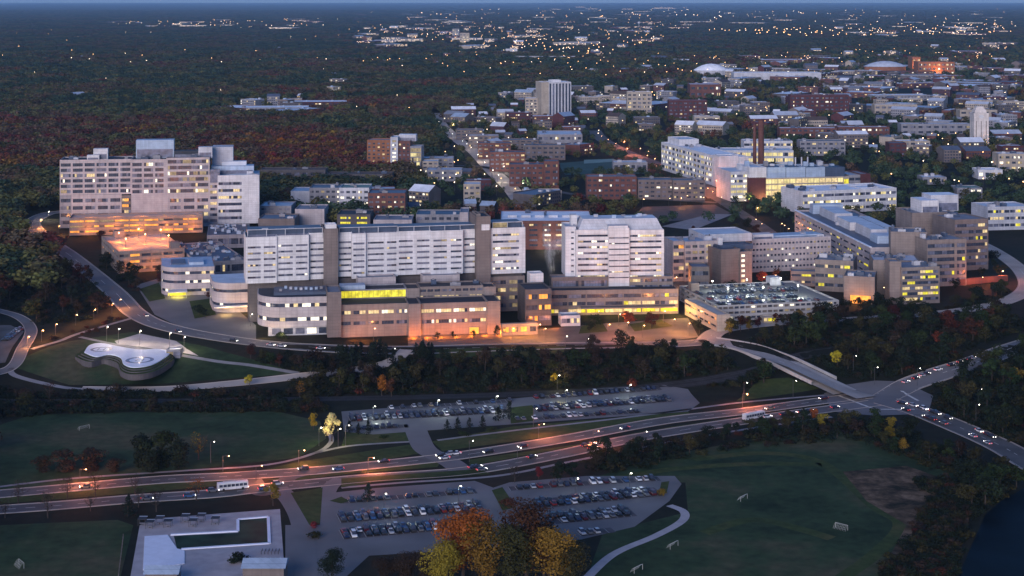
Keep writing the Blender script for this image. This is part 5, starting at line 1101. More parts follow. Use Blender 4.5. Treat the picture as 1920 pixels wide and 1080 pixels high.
def bus(px, py, px2, py2, lb):
    a, c = G(px, py), G(px2, py2); d = c-a; o = empty('bus', (a+c)/2+Vector((0, 0, .2)), math.atan2(d.y, d.x)); tag(o, lb, 'bus'); L = 12.2
    m = MB(); m.box(-L/2, L/2, -1.27, 1.27, .45, 3.05, 'white_panel', 'white_roof', .1); m.box(-L*.3, L*.1, -.8, .8, 3.05, 3.35, 'white_panel'); m.build('body', o)
    for s in (-1, 1):
        m = MB()
        for i in range(7): x = -L/2+.7+i*1.6; m.box(x, x+1.35, s*1.28-.03, s*1.28+.03, 1.5, 2.5, 'glass'); 
        m.build('window', o)
        for x in (-L*.3, L*.32): m = MB(); m.cyl(0, 0, -.15, .15, .5, .5, 'tyre', 12); w = m.build('wheel', o); w.rotation_euler = (math.pi/2, 0, 0); w.location = (x, s*1.15, .5)
    m = MB(); m.box(L/2+.01, L/2+.06, -1.05, 1.05, 1.3, 2.7, 'glass'); m.build('windscreen', o)
    for s in (-.9, .9): m = MB(); m.ball(L/2+.05, s, .8, .17, 'headlight', 6, 4); m.build('headlight', o)
bus(410, 921, 462, 916, 'long white bus on the near carriageway by the pool turning'); bus(1398, 789, 1428, 783, 'white bus in the queue on the near carriageway before the junction')
# roof-deck cars are tiny and many: one mass
m = MB(); r = random.Random(5); zt = DR['z1']-1
for v in (5, 17, 22.5, 37, 42.5, 58):
    for k in range(23):
        if r.random() < .2: continue
        u = 3+k*2.75; c = 'paint_'+pick(CARW); m.box(u, u+1.8, v, v+4.5, zt+.2, zt+.95, c, None, .1); m.box(u+.15, u+1.65, v+1, v+3.4, zt+.95, zt+1.5, 'glass', c, .2)
o = m.build('parked_cars', DECK.o); o.parent = None; o.location = DECK.o.location; o.rotation_euler = DECK.o.rotation_euler; tag(o, 'rows of tiny parked cars filling the roof deck of the open garage', 'car', kind='stuff')
tag(BAYS.build('bay_marking'), kind='structure')
# ------------------------------------------------------------------ trees one can tell apart
D1 = dict(dgreen=5, green=2, olive=3, brown=4, rust=1)
wood([(560, 694), (760, 672), (1000, 676), (1190, 655), (1310, 662), (1400, 696), (1470, 712), (1440, 728), (1200, 715), (900, 732), (560, 742)], 76, 5.2, (7, 12), dict(dgreen=4, olive=3, brown=5, green=1), 'of the bank below the hospital', ('l', 'helipad'), 'trees on the bank below the hospital')
wood([(1410, 640), (1500, 612), (1600, 606), (1760, 612), (1900, 598), (1925, 615), (1780, 680), (1650, 714), (1600, 712), (1500, 668)], 60, 6, (8, 14), dict(dgreen=4, green=2, olive=3, brown=2, rust=.7), 'of the wood above the junction', ('l', 'bridge'), 'trees of the wood above the junction')
wood([(1745, 742), (1780, 708), (1925, 655), (1960, 840), (1880, 822), (1760, 765)], 34, 6, (8, 14), dict(dgreen=5, green=2, olive=2, golden=.7), 'of the dark wood right of the junction', ('l', 'junction'), 'trees right of the junction')
wood([(1100, 866), (1250, 834), (1380, 812), (1550, 796), (1660, 794), (1760, 842), (1890, 905), (1870, 918), (1740, 880), (1600, 820), (1400, 836), (1120, 890)], 44, 5, (5, 10), dict(dgreen=4, olive=3, brown=2, golden=1.2, green=1), 'of the belt above the playing field', ('l', 'car park'), 'tree belt above the playing field')
wood([(1790, 915), (1830, 890), (1890, 905), (1910, 915), (1870, 938), (1830, 968)], 14, 4.5, (8, 12), dict(dgreen=3, green=3, olive=3), 'of the clump on the river corner', ('l', 'field'), 'trees on the river corner')
wood([(-10, 470), (60, 440), (130, 505), (195, 560), (190, 590), (70, 612), (-10, 580)], 44, 6.5, (9, 14), dict(dgreen=2, brown=5, rust=3, olive=2), 'of the wood above the side lot', ('l', 'outer'), 'trees of the wood above the side lot')
wood([(640, 690), (680, 655), (745, 648), (742, 690)], 12, 3, (7, 10), dict(dgreen=1), 'of the spruce row below the drive', ('l', 'helipad'), 'spruces below the hospital drive', 'cone', 1.2, size=False)
wood([(770, 672), (800, 662), (840, 668), (830, 682)], 6, 3, (7, 10), dict(dgreen=1), 'of the group at the road fork', ('l', 'fork'), 'spruces at the road fork', 'cone', 1.2, size=False)
wood([(280, 655), (470, 672), (620, 690), (560, 700), (400, 690)], 12, 5, (5, 8), D1, 'of the slope beside the helipad', ('l', 'helipad'), 'trees on the slope beside the helipad')
wood([(-10, 742), (150, 738), (560, 738), (610, 768), (300, 770), (-10, 776)], 30, 5, (3.5, 7), dict(dgreen=4, brown=4, olive=2), 'of the railway thicket', ('l', 'outer'), 'thicket along the railway', 'shrub')
wood([(190, 505), (222, 470), (240, 512), (300, 540), (250, 550)], 8, 5, (7, 11), dict(dgreen=2, brown=2, rust=1), 'of the trees beside the garage', ('l', 'drive'), 'trees beside the garage')
wood([(1300, 628), (1420, 604), (1580, 596), (1580, 606), (1440, 612), (1340, 634)], 16, 4.5, (6, 9), dict(dgreen=2, golden=1.5, rust=1, olive=1), 'of the row before the roof car park', ('l', 'bridge'), 'trees before the roof car park')
wood([(1580, 590), (1640, 575), (1760, 585), (1880, 545), (1880, 560), (1760, 600), (1600, 604)], 20, 5.5, (7, 11), dict(dgreen=4, olive=1), 'of the trees below the stepped group', ('l', 'garage'), 'trees below the stepped group')
wood([(1750, 520), (1800, 500), (1870, 480), (1880, 520), (1800, 555)], 9, 6, (6, 10), dict(dgreen=3, olive=1), 'beside the red-lit forecourt', ('l', 'offices'), 'trees by the red-lit forecourt')
wood([(1640, 1075), (1700, 1000), (1720, 940), (1720, 930), (1790, 915), (1830, 955), (1790, 1080)], 22, 3.2, (1.6, 3.6), dict(brown=4, rust=3, dgreen=2, red=.5), 'of the scrub between field and river', ('l', 'field'), 'scrub between field and river', 'shrub')
wood([(0, 935), (300, 905), (300, 960), (0, 985)], 9, 9, (7, 10), dict(brown=1), 'of the carriageways near the pool', ('l', 'outer'), 'bare trees along the carriageways', 'bare')
wood([(1290, 815), (1460, 800), (1560, 792), (1540, 800), (1300, 826)], 8, 4, (5, 8), dict(dgreen=1, olive=1), 'of the hedge below the near carriageway', ('l', 'car park'), 'trees below the near carriageway')
for px, py, h, c, kind, lb, wd in [
 (122, 884, 9, 'brown', 'dense', 'broad reddish-brown thicket tree on the dark meadow', 1.5), (172, 882, 9.5, 'brown', 'dense', 'second reddish-brown tree of the meadow thicket, nearer the green trees', 1.5), (80, 886, 7, 'brown', 'dense', 'low reddish-brown tree at the outer end of the meadow thicket', 1.4), (215, 886, 6, 'brown', 'dense', 'low brown tree between meadow thicket and green trees', 1.4),
 (262, 876, 13, 'dgreen', 'dense', 'left dark green tree of the meadow group', 1.0), (300, 874, 14.5, 'green', 'dense', 'largest green tree in the meadow group', 1.1), (335, 880, 12, 'dgreen', 'dense', 'dark green tree right of the largest meadow tree', 1.1), (372, 862, 12, 'golden', 'bare', 'thin yellowish tree standing behind the meadow group', 1.0), (282, 886, 9, 'dgreen', 'dense', 'low dark tree in front of the meadow group', 1.2),
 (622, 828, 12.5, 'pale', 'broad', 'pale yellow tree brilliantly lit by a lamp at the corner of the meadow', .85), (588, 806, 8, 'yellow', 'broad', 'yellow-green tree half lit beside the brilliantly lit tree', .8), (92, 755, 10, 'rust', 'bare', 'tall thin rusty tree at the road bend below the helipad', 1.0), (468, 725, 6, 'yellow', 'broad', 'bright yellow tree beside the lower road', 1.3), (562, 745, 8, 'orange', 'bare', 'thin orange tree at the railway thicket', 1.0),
 (716, 742, 10, 'orange', 'broad', 'tall orange-red tree on the bank above the car park', .75), (734, 744, 9, 'rust', 'broad', 'rust tree close beside the tall orange-red one', .8), (1185, 725, 5, 'red', 'shrub', 'small bright red tree at the upper car park', .8), (1040, 722, 6, 'yellow', 'broad', 'lamp-lit yellow-green tree behind the upper car park', 1.0), (1062, 726, 5, 'olive', 'broad', 'olive tree beside the lamp-lit yellow-green one', 1.0),
 (1760, 648, 8, 'red', 'broad', 'solitary crimson tree in the dark wood above the junction', .9), (1526, 790, 6, 'orange', 'broad', 'small glowing orange tree beside the near carriageway', .8), (1432, 718, 11, 'green', 'broad', 'round green tree in front of the bridge parapet', 1.2), (1410, 724, 9, 'dgreen', 'broad', 'dark tree left of the round green tree at the bridge', 1.2), (1570, 690, 9, 'yellow', 'broad', 'yellow-green tree at the wood edge above the ramp', 1.0), (1590, 695, 9, 'olive', 'broad', 'olive tree right of the yellow-green one above the ramp', 1.1),
 (655, 812, 5.5, 'dgreen', 'cone', 'dark spruce before the upper car park, nearest the brilliantly lit tree', 1.1), (672, 815, 5, 'dgreen', 'cone', 'small dark spruce second from the brilliantly lit tree', 1.1), (690, 814, 6, 'dgreen', 'cone', 'taller dark spruce third from the brilliantly lit tree', 1.1), (838, 808, 5, 'dgreen', 'cone', 'dark spruce at the lit end of the car park entrance hedge', 1.2), (858, 806, 5.5, 'dgreen', 'cone', 'second dark spruce of the car park entrance hedge', 1.2), (880, 804, 5, 'dgreen', 'cone', 'third dark spruce of the car park entrance hedge', 1.2), (905, 802, 5.5, 'dgreen', 'cone', 'fourth dark spruce of the car park entrance hedge', 1.2), (935, 790, 7, 'dgreen', 'cone', 'tall dark spruce in the middle of the upper car park', 1.2), (955, 786, 8, 'dgreen', 'cone', 'taller dark spruce beside the one in mid car park', 1.1), (870, 816, 2.5, 'green', 'shrub', 'low green bush under the entrance hedge spruces', 1.6), (920, 808, 2.5, 'green', 'shrub', 'low green bush at the far end of the entrance hedge', 1.6), (720, 822, 2.2, 'green', 'shrub', 'low green bush below the upper car park', 1.6),
 (205, 470, 10, 'dgreen', 'dense', 'dark tree mass at the bend between garage and drive', 1.0), (228, 486, 9, 'olive', 'dense', 'olive tree mass between garage and drive', 1.0), (190, 452, 8, 'rust', 'dense', 'rust tree by the first garage end', 1.0), (250, 534, 6, 'dgreen', 'dense', 'dark tree below the second garage corner', 1.1), (300, 528, 6, 'rust', 'dense', 'rust tree mass before the second garage', 1.2), (330, 524, 5.5, 'orange', 'dense', 'orange-lit tree before the second garage stair', 1.0),
 (512, 948, 8.5, 'golden', 'broad', 'golden tree at the pool turning', 1.0), (368, 938, 9, 'orange', 'bare', 'tall bare orange tree between the carriageways', 1.2), (240, 968, 8, 'dgreen', 'cone', 'dark conifer beside the pool terrace', 1.3), (692, 940, 7, 'dgreen', 'cone', 'dark conifer on the verge behind the lower car park', 1.2), (590, 1010, 3.5, 'olive', 'shrub', 'round olive bush at the drive by the pool', 1.0), (588, 990, 3, 'red', 'shrub', 'small red bush at the drive by the pool', .8),
 (1010, 900, 5.5, 'red', 'broad', 'small crimson tree behind the lower car park', .9), (1050, 905, 8.5, 'dgreen', 'broad', 'broad dark tree behind the lower car park', 1.3), (1075, 900, 7, 'dgreen', 'broad', 'dark tree right of the broad dark one behind the car park', 1.3), (965, 905, 7, 'brown', 'bare', 'bare brown tree behind the lower car park', 1.2), (952, 950, 4.5, 'rust', 'shrub', 'rusty shrub on the car park island', .8), (1240, 930, 4, 'golden', 'shrub', 'golden shrub at the field end of the car park', .7), (450, 1052, 4, 'dgreen', 'shrub', 'dark clipped shrub bed on the pool terrace', 1.2), (438, 1058, 3, 'dgreen', 'shrub', 'smaller dark shrub beside the clipped bed on the terrace', 1.2),
 (1178, 612, 9, 'red', 'broad', 'dark red tree on the left before the yellow-lit entrance', 1.1), (1222, 616, 9.5, 'rust', 'broad', 'dark rust tree on the right before the yellow-lit entrance', 1.1), (1116, 616, 8.5, 'green', 'broad', 'green tree beside the pale cabin', 1.1), (1105, 622, 6, 'dgreen', 'broad', 'low dark green tree in front of the green one by the cabin', 1.2), (820, 636, 4, 'olive', 'broad', 'first small olive tree on the orange-lit forecourt', 1.0), (850, 635, 4, 'olive', 'broad', 'second small olive tree on the orange-lit forecourt', 1.0), (888, 635, 4.5, 'green', 'broad', 'third small tree on the orange-lit forecourt, greener', 1.0), (932, 632, 6.5, 'olive', 'broad', 'taller olive tree at the corner of the podium', .9), (928, 612, 6, 'dgreen', 'cone', 'dark cypress beside the podium corner', .8),
 (1455, 528, 9, 'rust', 'broad', 'rust tree in the red-lit court before the laboratory', 1.2), (1430, 532, 8, 'red', 'broad', 'red tree in the red-lit court before the laboratory', 1.2), (1480, 530, 7, 'dgreen', 'broad', 'dark tree in the red-lit court before the laboratory', 1.1), (1370, 545, 7, 'dgreen', 'broad', 'dark tree at the foot of the stair tower', 1.4), (1345, 550, 6, 'dgreen', 'broad', 'low dark tree left of the stair tower', 1.4), (390, 560, 5, 'rust', 'broad', 'rust tree between the curved pavilions', 1.2), (372, 590, 6, 'dgreen', 'broad', 'dark tree before the curved pavilions', 1.5), (385, 596, 5, 'dgreen', 'broad', 'low dark tree before the curved pavilions', 1.6), (265, 508, 6, 'rust', 'broad', 'rust tree before the garage front', 1.1), (300, 512, 6, 'brown', 'broad', 'brown tree before the garage front', 1.2), (528, 634, 4, 'green', 'shrub', 'green shrub bed before the round-ended wing', 1.2),
 (1120, 430, 9, 'dgreen', 'broad', 'dark tree behind the banded tower', 1.1), (1400, 432, 9, 'dgreen', 'broad', 'dark tree before the diagonal building', 1.2), (1380, 440, 9, 'olive', 'broad', 'olive tree before the diagonal building', 1.2), (1420, 440, 8, 'rust', 'broad', 'rust tree before the diagonal building', 1.2), (1300, 440, 7, 'rust', 'broad', 'rust tree right of the banded tower', 1.1),
 (510, 310, 15, 'red', 'broad', 'bright red tree at the wood edge behind the tall slab', 1.0), (528, 280, 15, 'orange', 'broad', 'bright orange tree in the wood behind the tall slab', 1.0), (1010, 140, 1, 'rust', 'broad', '', 1), (95, 275, 17, 'red', 'broad', 'crimson tree in the wood left of the tall slab', 1.2), (120, 285, 15, 'red', 'broad', 'second crimson tree nearest the tall slab roof', 1.2), (335, 262, 14, 'orange', 'broad', 'golden orange tree above the slab penthouse', 1.1)]:
    if not lb: continue
    k = kind; o = tree(G(px, py), h, c, lb, 'shrub' if k == 'shrub' else 'tree', None, k, wide=wd)
# the big autumn trees at the very front
for px, py, h, c, lb, wd in [(868, 1086, 24, 'orange', 'large orange tree in front of the lower car park', .95), (905, 1096, 21.5, 'golden', 'large golden-olive tree at the bottom of the picture', 1.05), (958, 1100, 20.5, 'olive', 'large olive-green tree between the golden and rust trees', 1.0), (988, 1088, 26, 'rust', 'tall rust-brown tree in front of the lower car park', .95), (1030, 1096, 19, 'golden', 'large dull brown tree at the bottom beside the footpath', 1.1), (1072, 1094, 14.5, 'olive', 'dim olive tree nearest the footpath at the bottom', 1.1), (838, 1102, 16, 'golden', 'golden tree low at the bottom of the picture', 1.0), (765, 1092, 10, 'brown', 'low brown-gold tree left of the large orange one', 1.3), (722, 1092, 8.5, 'brown', 'low brown tree left of the low brown-gold one', 1.3), (798, 1090, 8, 'brown', 'brown sapling between the low brown-gold and large orange trees', 1.1), (1020, 1080, 18, 'brown', 'dull brown tree behind the tall rust-brown one', .8), (622, 1092, 11, 'dgreen', 'dark tree at the bottom beside the pool drive', 1.0)]:
    tree(G(px, py), h, c, lb, 'tree', None, 'big', wide=wd)
# ------------------------------------------------------------------ street lamps
q = 'sodium lamps along the carriageways'
for i, (px, py, w) in enumerate([(150, 910, 9500), (418, 884, 3800), (480, 903, 5500), (560, 873, 6500), (690, 888, 6500), (1010, 822, 6500), (1112, 836, 9500), (1392, 764, 8500)]):
    street_lamp(px, py, f'tall sodium lamp post making a salmon pool on the carriageway, {ordw(i+1)} of its line', 2, 6.5, w, q, 2.4)
for i, (px, py, w) in enumerate([(648, 836, 0), (880, 866, 0), (1000, 803, 0), (1206, 848, 0), (1395, 752, 0), (1487, 748, 0), (395, 868, 0), (970, 880, 0), (1830, 795, 0), (1835, 765, 0), (1765, 660, 800), (1600, 700, 0), (1640, 722, 0), (1720, 724, 0)]):
    street_lamp(px, py, f'slim white lamp post beside the big road or path, {ordw(i+1)} of its kind', False, 9, w, 'white lamps along the big roads', 1.5, big=.8)
for i, (px, py) in enumerate([(52, 652), (78, 640), (104, 628), (142, 610), (176, 600), (210, 588), (224, 580)]):
    street_lamp(px, py, f'orange lamp post on the path up beside the helipad, {ordw(i+1)} from the side lot', True, 6, 4200, 'orange lamps on the helipad path', .8)
def tint(o, c):
    for k in o.children:
        if k.type == 'LIGHT': k.data.color = c
tint(street_lamp(598, 836, 'bright lamp post half hidden in the brilliantly lit tree', False, 8, 1500, None, 1.0, big=1.2), (1, .82, .32))
tint(street_lamp(634, 838, 'second bright lamp in front of the brilliantly lit tree', False, 8, 800, None, 1.0), (1, .85, .4))
for i, (px, py) in enumerate([(700, 790), (820, 778), (930, 770), (1060, 758), (1180, 748), (720, 960), (860, 945), (1080, 930), (1180, 920)]): tint(street_lamp(px, py, f'greenish-white lamp between the parked cars, {ordw(i+1)} such from the brilliantly lit tree onward', False, 7, 1500 if i < 5 else 500, 'lamps in the car parks', .8), (.86, 1, .86))
wood([(70, 650), (120, 630), (235, 588), (240, 600), (130, 645)], 9, 3, (2, 3.5), dict(rust=3, brown=1), 'of the lamp-lit path slope', ('l', 'side lot'), 'bushes on the lamp-lit path slope', 'shrub')
tint(street_lamp(1045, 730, 'yellow lamp post behind the upper car park', False, 7, 900, None, 1.0), (1, .85, .2))
for i, (px, py, w, wm) in enumerate([(1010, 632, 1500, True), (1140, 632, 1300, 2), (1175, 628, 1300, 2), (1205, 634, 1200, True), (1262, 622, 2000, True), (1290, 630, 1800, True), (1120, 606, 0, True), (1244, 606, 1400, True), (1160, 612, 900, True), (1430, 540, 1200, 2), (1452, 536, 1200, 2), (1266, 540, 1800, True), (1272, 500, 1500, True), (960, 640, 700, True), (700, 640, 600, True), (470, 612, 500, False), (1060, 655, 0, False), (1100, 660, 0, False), (1878, 528, 1500, 2), (1840, 540, 900, 2), (75, 428, 2500, True), (110, 440, 1800, True), (90, 412, 1500, False), (1690, 555, 0, True), (1655, 560, 0, True), (1020, 640, 900, True)]):
    street_lamp(px, py, f'{"orange" if wm else "white"} forecourt lamp of the hospital, {ordw(i+1)} counted roughly across the campus', wm, 7, w*4.5, 'forecourt lamps of the hospital', .9)
k = 0
for line, n, wm, nm_ in ((((985, 388), (955, 350), (925, 322), (890, 285), (858, 262), (830, 236)), 17, False, 'long straight street'), (((1345, 372), (1300, 335), (1240, 310), (1180, 288), (1130, 262)), 14, 2, 'reddish street'), (((1460, 450), (1420, 420), (1345, 372)), 7, True, 'street by the stepped group'), (((1200, 388), (1340, 384)), 7, True, 'lane by the dirt lot')):
    pts = smooth([Vector((G(*p).x, G(*p).y, zg(G(*p).y))) for p in line], 8)
    for i in range(n):
        for s in (-1, 1):
            if R.random() < .3: continue
            j = min(len(pts)-2, int((i+.5+.25*s+R.uniform(-.4, .4))/n*(len(pts)-1))); d = (pts[j+1]-pts[j]).normalized(); p = pts[j]+Vector((-d.y, d.x, 0))*s*8
            k += 1; street_lamp(0, 0, f'{"orange" if wm else "white"} lamp post, {ordw(i+1)} from near end, {"left" if s > 0 else "right"} kerb of the {nm_}', wm, 8, (15000 if wm == 2 else 2600 if wm else 7000) if i % 2 == 0 else 0, 'lamps of the town streets', 1, at=p, big=1.25)
# town lights further off: single lamps seen as points
FARL = MB()
def lights(poly, n, where, wm=.5, big=1.0, hgt=9):
    xs, ys_ = [p[0] for p in poly], [p[1] for p in poly]; c = {}; t = 0
    pr = {}
    for key in (0, 1):
        m = MB(); m.cyl(0, 0, 0, hgt, .14, .1, 'pole_metal', 5); m.ball(0, 0, hgt+.4*big, .8*big, 'lamp_far_warm' if key else 'lamp_far_white', 7, 5); pr[key] = m.mesh('street_lamp')
    q = []
    while len(q) < n and t < n*60:
        t += 1; px, py = R.uniform(min(xs), max(xs)), R.uniform(min(ys_), max(ys_))
        if inpoly(np.array([px]), np.array([py]), poly)[0]: q.append(G(px, py))
    for p in sorted(q, key=lambda a: a.y):
        w = int(R.random() < wm)
        if p.y > 3900:
            FARL.cyl(p.x, p.y, p.z, p.z+hgt, .3, .2, 'pole_metal', 4); FARL.ball(p.x, p.y, p.z+hgt+.4*big, .8*big, 'lamp_far_warm' if w else 'lamp_far_white', 6, 4); block([(p.x-4, p.y-4), (p.x+4, p.y-4), (p.x+4, p.y+4), (p.x-4, p.y+4)], 0, 90 if p.y > 6000 else 50); continue
        o = bpy.data.objects.new('street_lamp', pr[w]); C.objects.link(o); o.location = p; k = c[w] = c.get(w, 0)+1
        block([(p.x-4, p.y-4), (p.x+4, p.y-4), (p.x+4, p.y+4), (p.x-4, p.y+4)], 0, 30 if p.y < 3000 else 90)
        tag(o, f'{"warm" if w else "white"} street light, {ordw(k)} such from the front {where}', 'lamp', 'street lights '+where)
lights([(1130, 240), (1500, 205), (1920, 240), (1920, 420), (1700, 380), (1640, 330), (1240, 255)], 46, 'around the bell tower', .5, .62)
lights([(760, 400), (800, 300), (960, 235), (1130, 250), (1100, 300), (1000, 390)], 26, 'in the streets behind the long slab', .4, .55)
lights([(1080, 210), (1300, 140), (1920, 130), (1920, 240), (1500, 215)], 40, 'below the far arenas', .5, .9)
lights([(640, 62), (760, 44), (1290, 44), (1250, 80), (1120, 112), (900, 92)], 240, 'in the distant suburb', .75, 1.3, 16)
lights([(190, 50), (240, 40), (640, 38), (640, 56)], 44, 'beyond the wide wood', .5, 1.8, 18)
lights([(1290, 60), (1560, 50), (1920, 48), (1900, 68), (1500, 76)], 150, 'in the far retail strip', .6, 1.9, 18)
lights([(700, 30), (960, 12), (1300, 14), (1700, 24), (1300, 40)], 50, 'at the horizon', .4, 3.6, 24)
lights([(0, 130), (0, 42), (640, 40), (840, 60), (840, 130)], 40, 'in the far wood', .8, 1.0, 17)
lights([(640, 125), (900, 100), (1300, 110), (1900, 75), (1900, 120), (1300, 150), (1000, 160)], 130, 'beyond the town', .85, .9, 16)
lights([(640, 40), (640, 22), (1900, 18), (1900, 50), (1290, 44)], 110, 'towards the horizon', .5, 2.2, 20)
lights([(60, 240), (60, 70), (840, 80), (840, 230)], 12, 'inside the wide wood', .6, .6, 14)
tag(FARL.build('distant_street_lights'), 'countless distant street lights strung along the horizon suburbs', 'lights', kind='stuff')
# ------------------------------------------------------------------ steam from roof plant
mv = bpy.data.materials.new('steam'); mv.use_nodes = True; nt = mv.node_tree; nt.nodes.remove(nt.nodes['Principled BSDF'])
v = nt.nodes.new('ShaderNodeVolumePrincipled'); v.inputs['Color'].default_value = (.97, .97, 1, 1); nt.links.new(v.outputs[0], nt.nodes['Material Output'].inputs['Volume'])
tc = nt.nodes.new('ShaderNodeTexCoord'); gr = nt.nodes.new('ShaderNodeTexGradient'); gr.gradient_type = 'SPHERICAL'; nz = nt.nodes.new('ShaderNodeTexNoise'); nz.inputs['Scale'].default_value = 2.2; nz.inputs['Detail'].default_value = 3; nz.inputs['Roughness'].default_value = .5; nz.inputs['Distortion'].default_value = 1.2
nt.links.new(tc.outputs['Object'], gr.inputs[0]); nt.links.new(tc.outputs['Object'], nz.inputs['Vector'])
m1 = nt.nodes.new('ShaderNodeMapRange'); m1.inputs[1].default_value = .42; m1.inputs[2].default_value = .75; nt.links.new(nz.outputs['Fac'], m1.inputs[0])
m2 = nt.nodes.new('ShaderNodeMath'); m2.operation = 'MULTIPLY'; nt.links.new(gr.outputs['Fac'], m2.inputs[0]); nt.links.new(m1.outputs[0], m2.inputs[1])
m3 = nt.nodes.new('ShaderNodeMath'); m3.operation = 'MULTIPLY'; m3.inputs[1].default_value = .38; nt.links.new(m2.outputs[0], m3.inputs[0]); nt.links.new(m3.outputs[0], v.inputs['Density'])
def plume(p, w, h, lb, n=7, lean=.3, seed=0):
    m = MB(); m.ball(0, 0, 0, 1, mv, 14, 8); o = m.build('steam_plume', None, p+Vector((lean*h*.4, 0, h*.45))); o.scale = (w, w*.7, h*.75); o.rotation_euler = (0, lean*.6, seed); tag(o, lb, 'steam', kind='stuff')
plume(P(1014, 500, 16), 5.5, 26, 'thin white steam rising between the long slab and banded tower', 9, .5, 2); plume(P(1030, 470, 22), 9, 9, 'pale wisp of steam drifting towards the banded tower', 9, 1.2, 4); glow(bpy.data.objects['steam_plume'], (0, -1.3, -.9), 5000, (1, .86, .7), .05)  # the lamp is added at the plume only to brighten the steam
# ------------------------------------------------------------------ the wide wood: instanced stuff
pc = bpy.data.collections.new('wood_crowns')
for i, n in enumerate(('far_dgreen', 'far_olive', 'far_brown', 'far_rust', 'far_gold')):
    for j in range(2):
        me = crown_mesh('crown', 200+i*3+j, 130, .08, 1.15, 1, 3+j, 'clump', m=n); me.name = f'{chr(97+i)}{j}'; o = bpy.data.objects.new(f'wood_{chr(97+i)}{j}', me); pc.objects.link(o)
def scatter(name, X, Y, S_, K, label, cols=pc):
    me = bpy.data.meshes.new(name); n = len(X); co = np.zeros((n, 3), np.float32); co[:, 0], co[:, 1] = X, Y
    zz = np.interp(Y, YB, [zs(y) for y in YB]); co[:, 2] = zz-.3
    me.vertices.add(n); me.vertices.foreach_set('co', co.ravel())
    a = me.attributes.new('size', 'FLOAT_VECTOR', 'POINT'); zz = np.where(Y > 5200, np.minimum(S_, 12), np.minimum(S_, 12+.22*S_)); a.data.foreach_set('vector', np.stack([S_, S_, zz], 1).astype(np.float32).ravel()); a = me.attributes.new('kind_index', 'INT', 'POINT'); a.data.foreach_set('value', K.astype(np.int32))
    a = me.attributes.new('turn', 'FLOAT', 'POINT'); a.data.foreach_set('value', (NR.rand(n)*6.28).astype(np.float32))
    o = bpy.data.objects.new(name, me); C.objects.link(o); tag(o, label, 'wood', kind='stuff')
    g = bpy.data.node_groups.new(name, 'GeometryNodeTree'); g.interface.new_socket('Geometry', in_out='INPUT', socket_type='NodeSocketGeometry'); g.interface.new_socket('Geometry', in_out='OUTPUT', socket_type='NodeSocketGeometry')
    N = g.nodes.new; I, O = N('NodeGroupInput'), N('NodeGroupOutput'); ip = N('GeometryNodeInstanceOnPoints'); ci = N('GeometryNodeCollectionInfo'); ci.inputs['Collection'].default_value = cols; ci.inputs['Separate Children'].default_value = True; ci.inputs['Reset Children'].default_value = True
    def attr(nm, t): x = N('GeometryNodeInputNamedAttribute'); x.data_type = t; x.inputs['Name'].default_value = nm; return [s for s in x.outputs if s.enabled and s.name == 'Attribute'][0]
    cx = N('ShaderNodeCombineXYZ'); l = g.links.new; l(attr('turn', 'FLOAT'), cx.inputs['Z'])
    l(I.outputs[0], ip.inputs['Points']); l(ci.outputs[0], ip.inputs['Instance']); ip.inputs['Pick Instance'].default_value = True
    l(attr('kind_index', 'INT'), ip.inputs['Instance Index']); l(cx.outputs[0], ip.inputs['Rotation']); l(attr('size', 'FLOAT_VECTOR'), ip.inputs['Scale']); l(ip.outputs[0], O.inputs[0])
    md = o.modifiers.new('scatter', 'NODES'); md.node_group = g; return o
XS, YS_, SS, KK = [], [], [], []
def hashn(x, y, s):   # smooth value noise
    def h(i, j): return (np.sin(i*127.1+j*311.7+s*17.3)*43758.5453) % 1
    i, j = np.floor(x), np.floor(y); u, v = x-i, y-j; u, v = u*u*(3-2*u), v*v*(3-2*v)
    return (h(i, j)*(1-u)+h(i+1, j)*u)*(1-v)+(h(i, j+1)*(1-u)+h(i+1, j+1)*u)*v
Y = 1010.0
while Y < 26000:
    sp = 12.5 if Y < 2600 else 12.5*(Y/2600)**.85
    w = Y*.335+420; n = int(2*w/sp); x = np.linspace(-w, w, n)+NR.uniform(-.5, .5, n)*sp; y = Y+NR.uniform(-.5, .5, n)*sp
    px, py = 960+F*x/y, Y0+F*(H-10)/y
    d = np.ones(n)
    east = px > np.interp(py, [60, 140, 200, 260, 330, 420], [2000, 1250, 900, 830, 800, 760])
    d[east] = .55
    d[(py < 112) & (py > 40) & (px > 640) & (px < 1300)] = .42
    d[(py > 120) & (py < 150) & (px > 1360)] = .35; d[(py > 150) & (py < 205) & (px > 1150)] = .42
    d[hashn(x/260+5, y/420, 3) < .17] *= .25; d[hashn(x/55, y/80, 8) < .2] *= .35
    d[(py > 190) & (py < 222) & (px > 440) & (px < 640)] *= .2
    ok = (NR.rand(n) < d) & ~blocked(x, y) & ~((py > 424) & (px > 100)); x, y, px, py = x[ok], y[ok], px[ok], py[ok]; n = len(x)
    a = hashn(x/140, y/280, 1)*.5+hashn(x/38, y/50, 2)*.5+NR.uniform(-.13, .13, n)
    red = np.clip((py-205)/50, 0, 1)*np.clip((820-px)/200, 0, 1)*np.clip((py < 330)*1., 0, 1)*.26
    a = a+red-.06
    kind = np.select([a < .44, a < .60, a < .74, a < .92], [0, 1, 2, 3], 4)
    XS.append(x); YS_.append(y); KK.append(kind*2+NR.randint(0, 2, n)); SS.append((13+8*hashn(x/24, y/30, 9)+NR.uniform(-4, 6, n))*(sp/12.5)**.9*np.where(east[ok] & (px > 800), .58, 1))
    Y += sp*.9
XS, YS_, SS, KK = map(np.concatenate, (XS, YS_, SS, KK)); print('wood', len(XS), 'trees', NTREE[0], 'cars', NC[0])
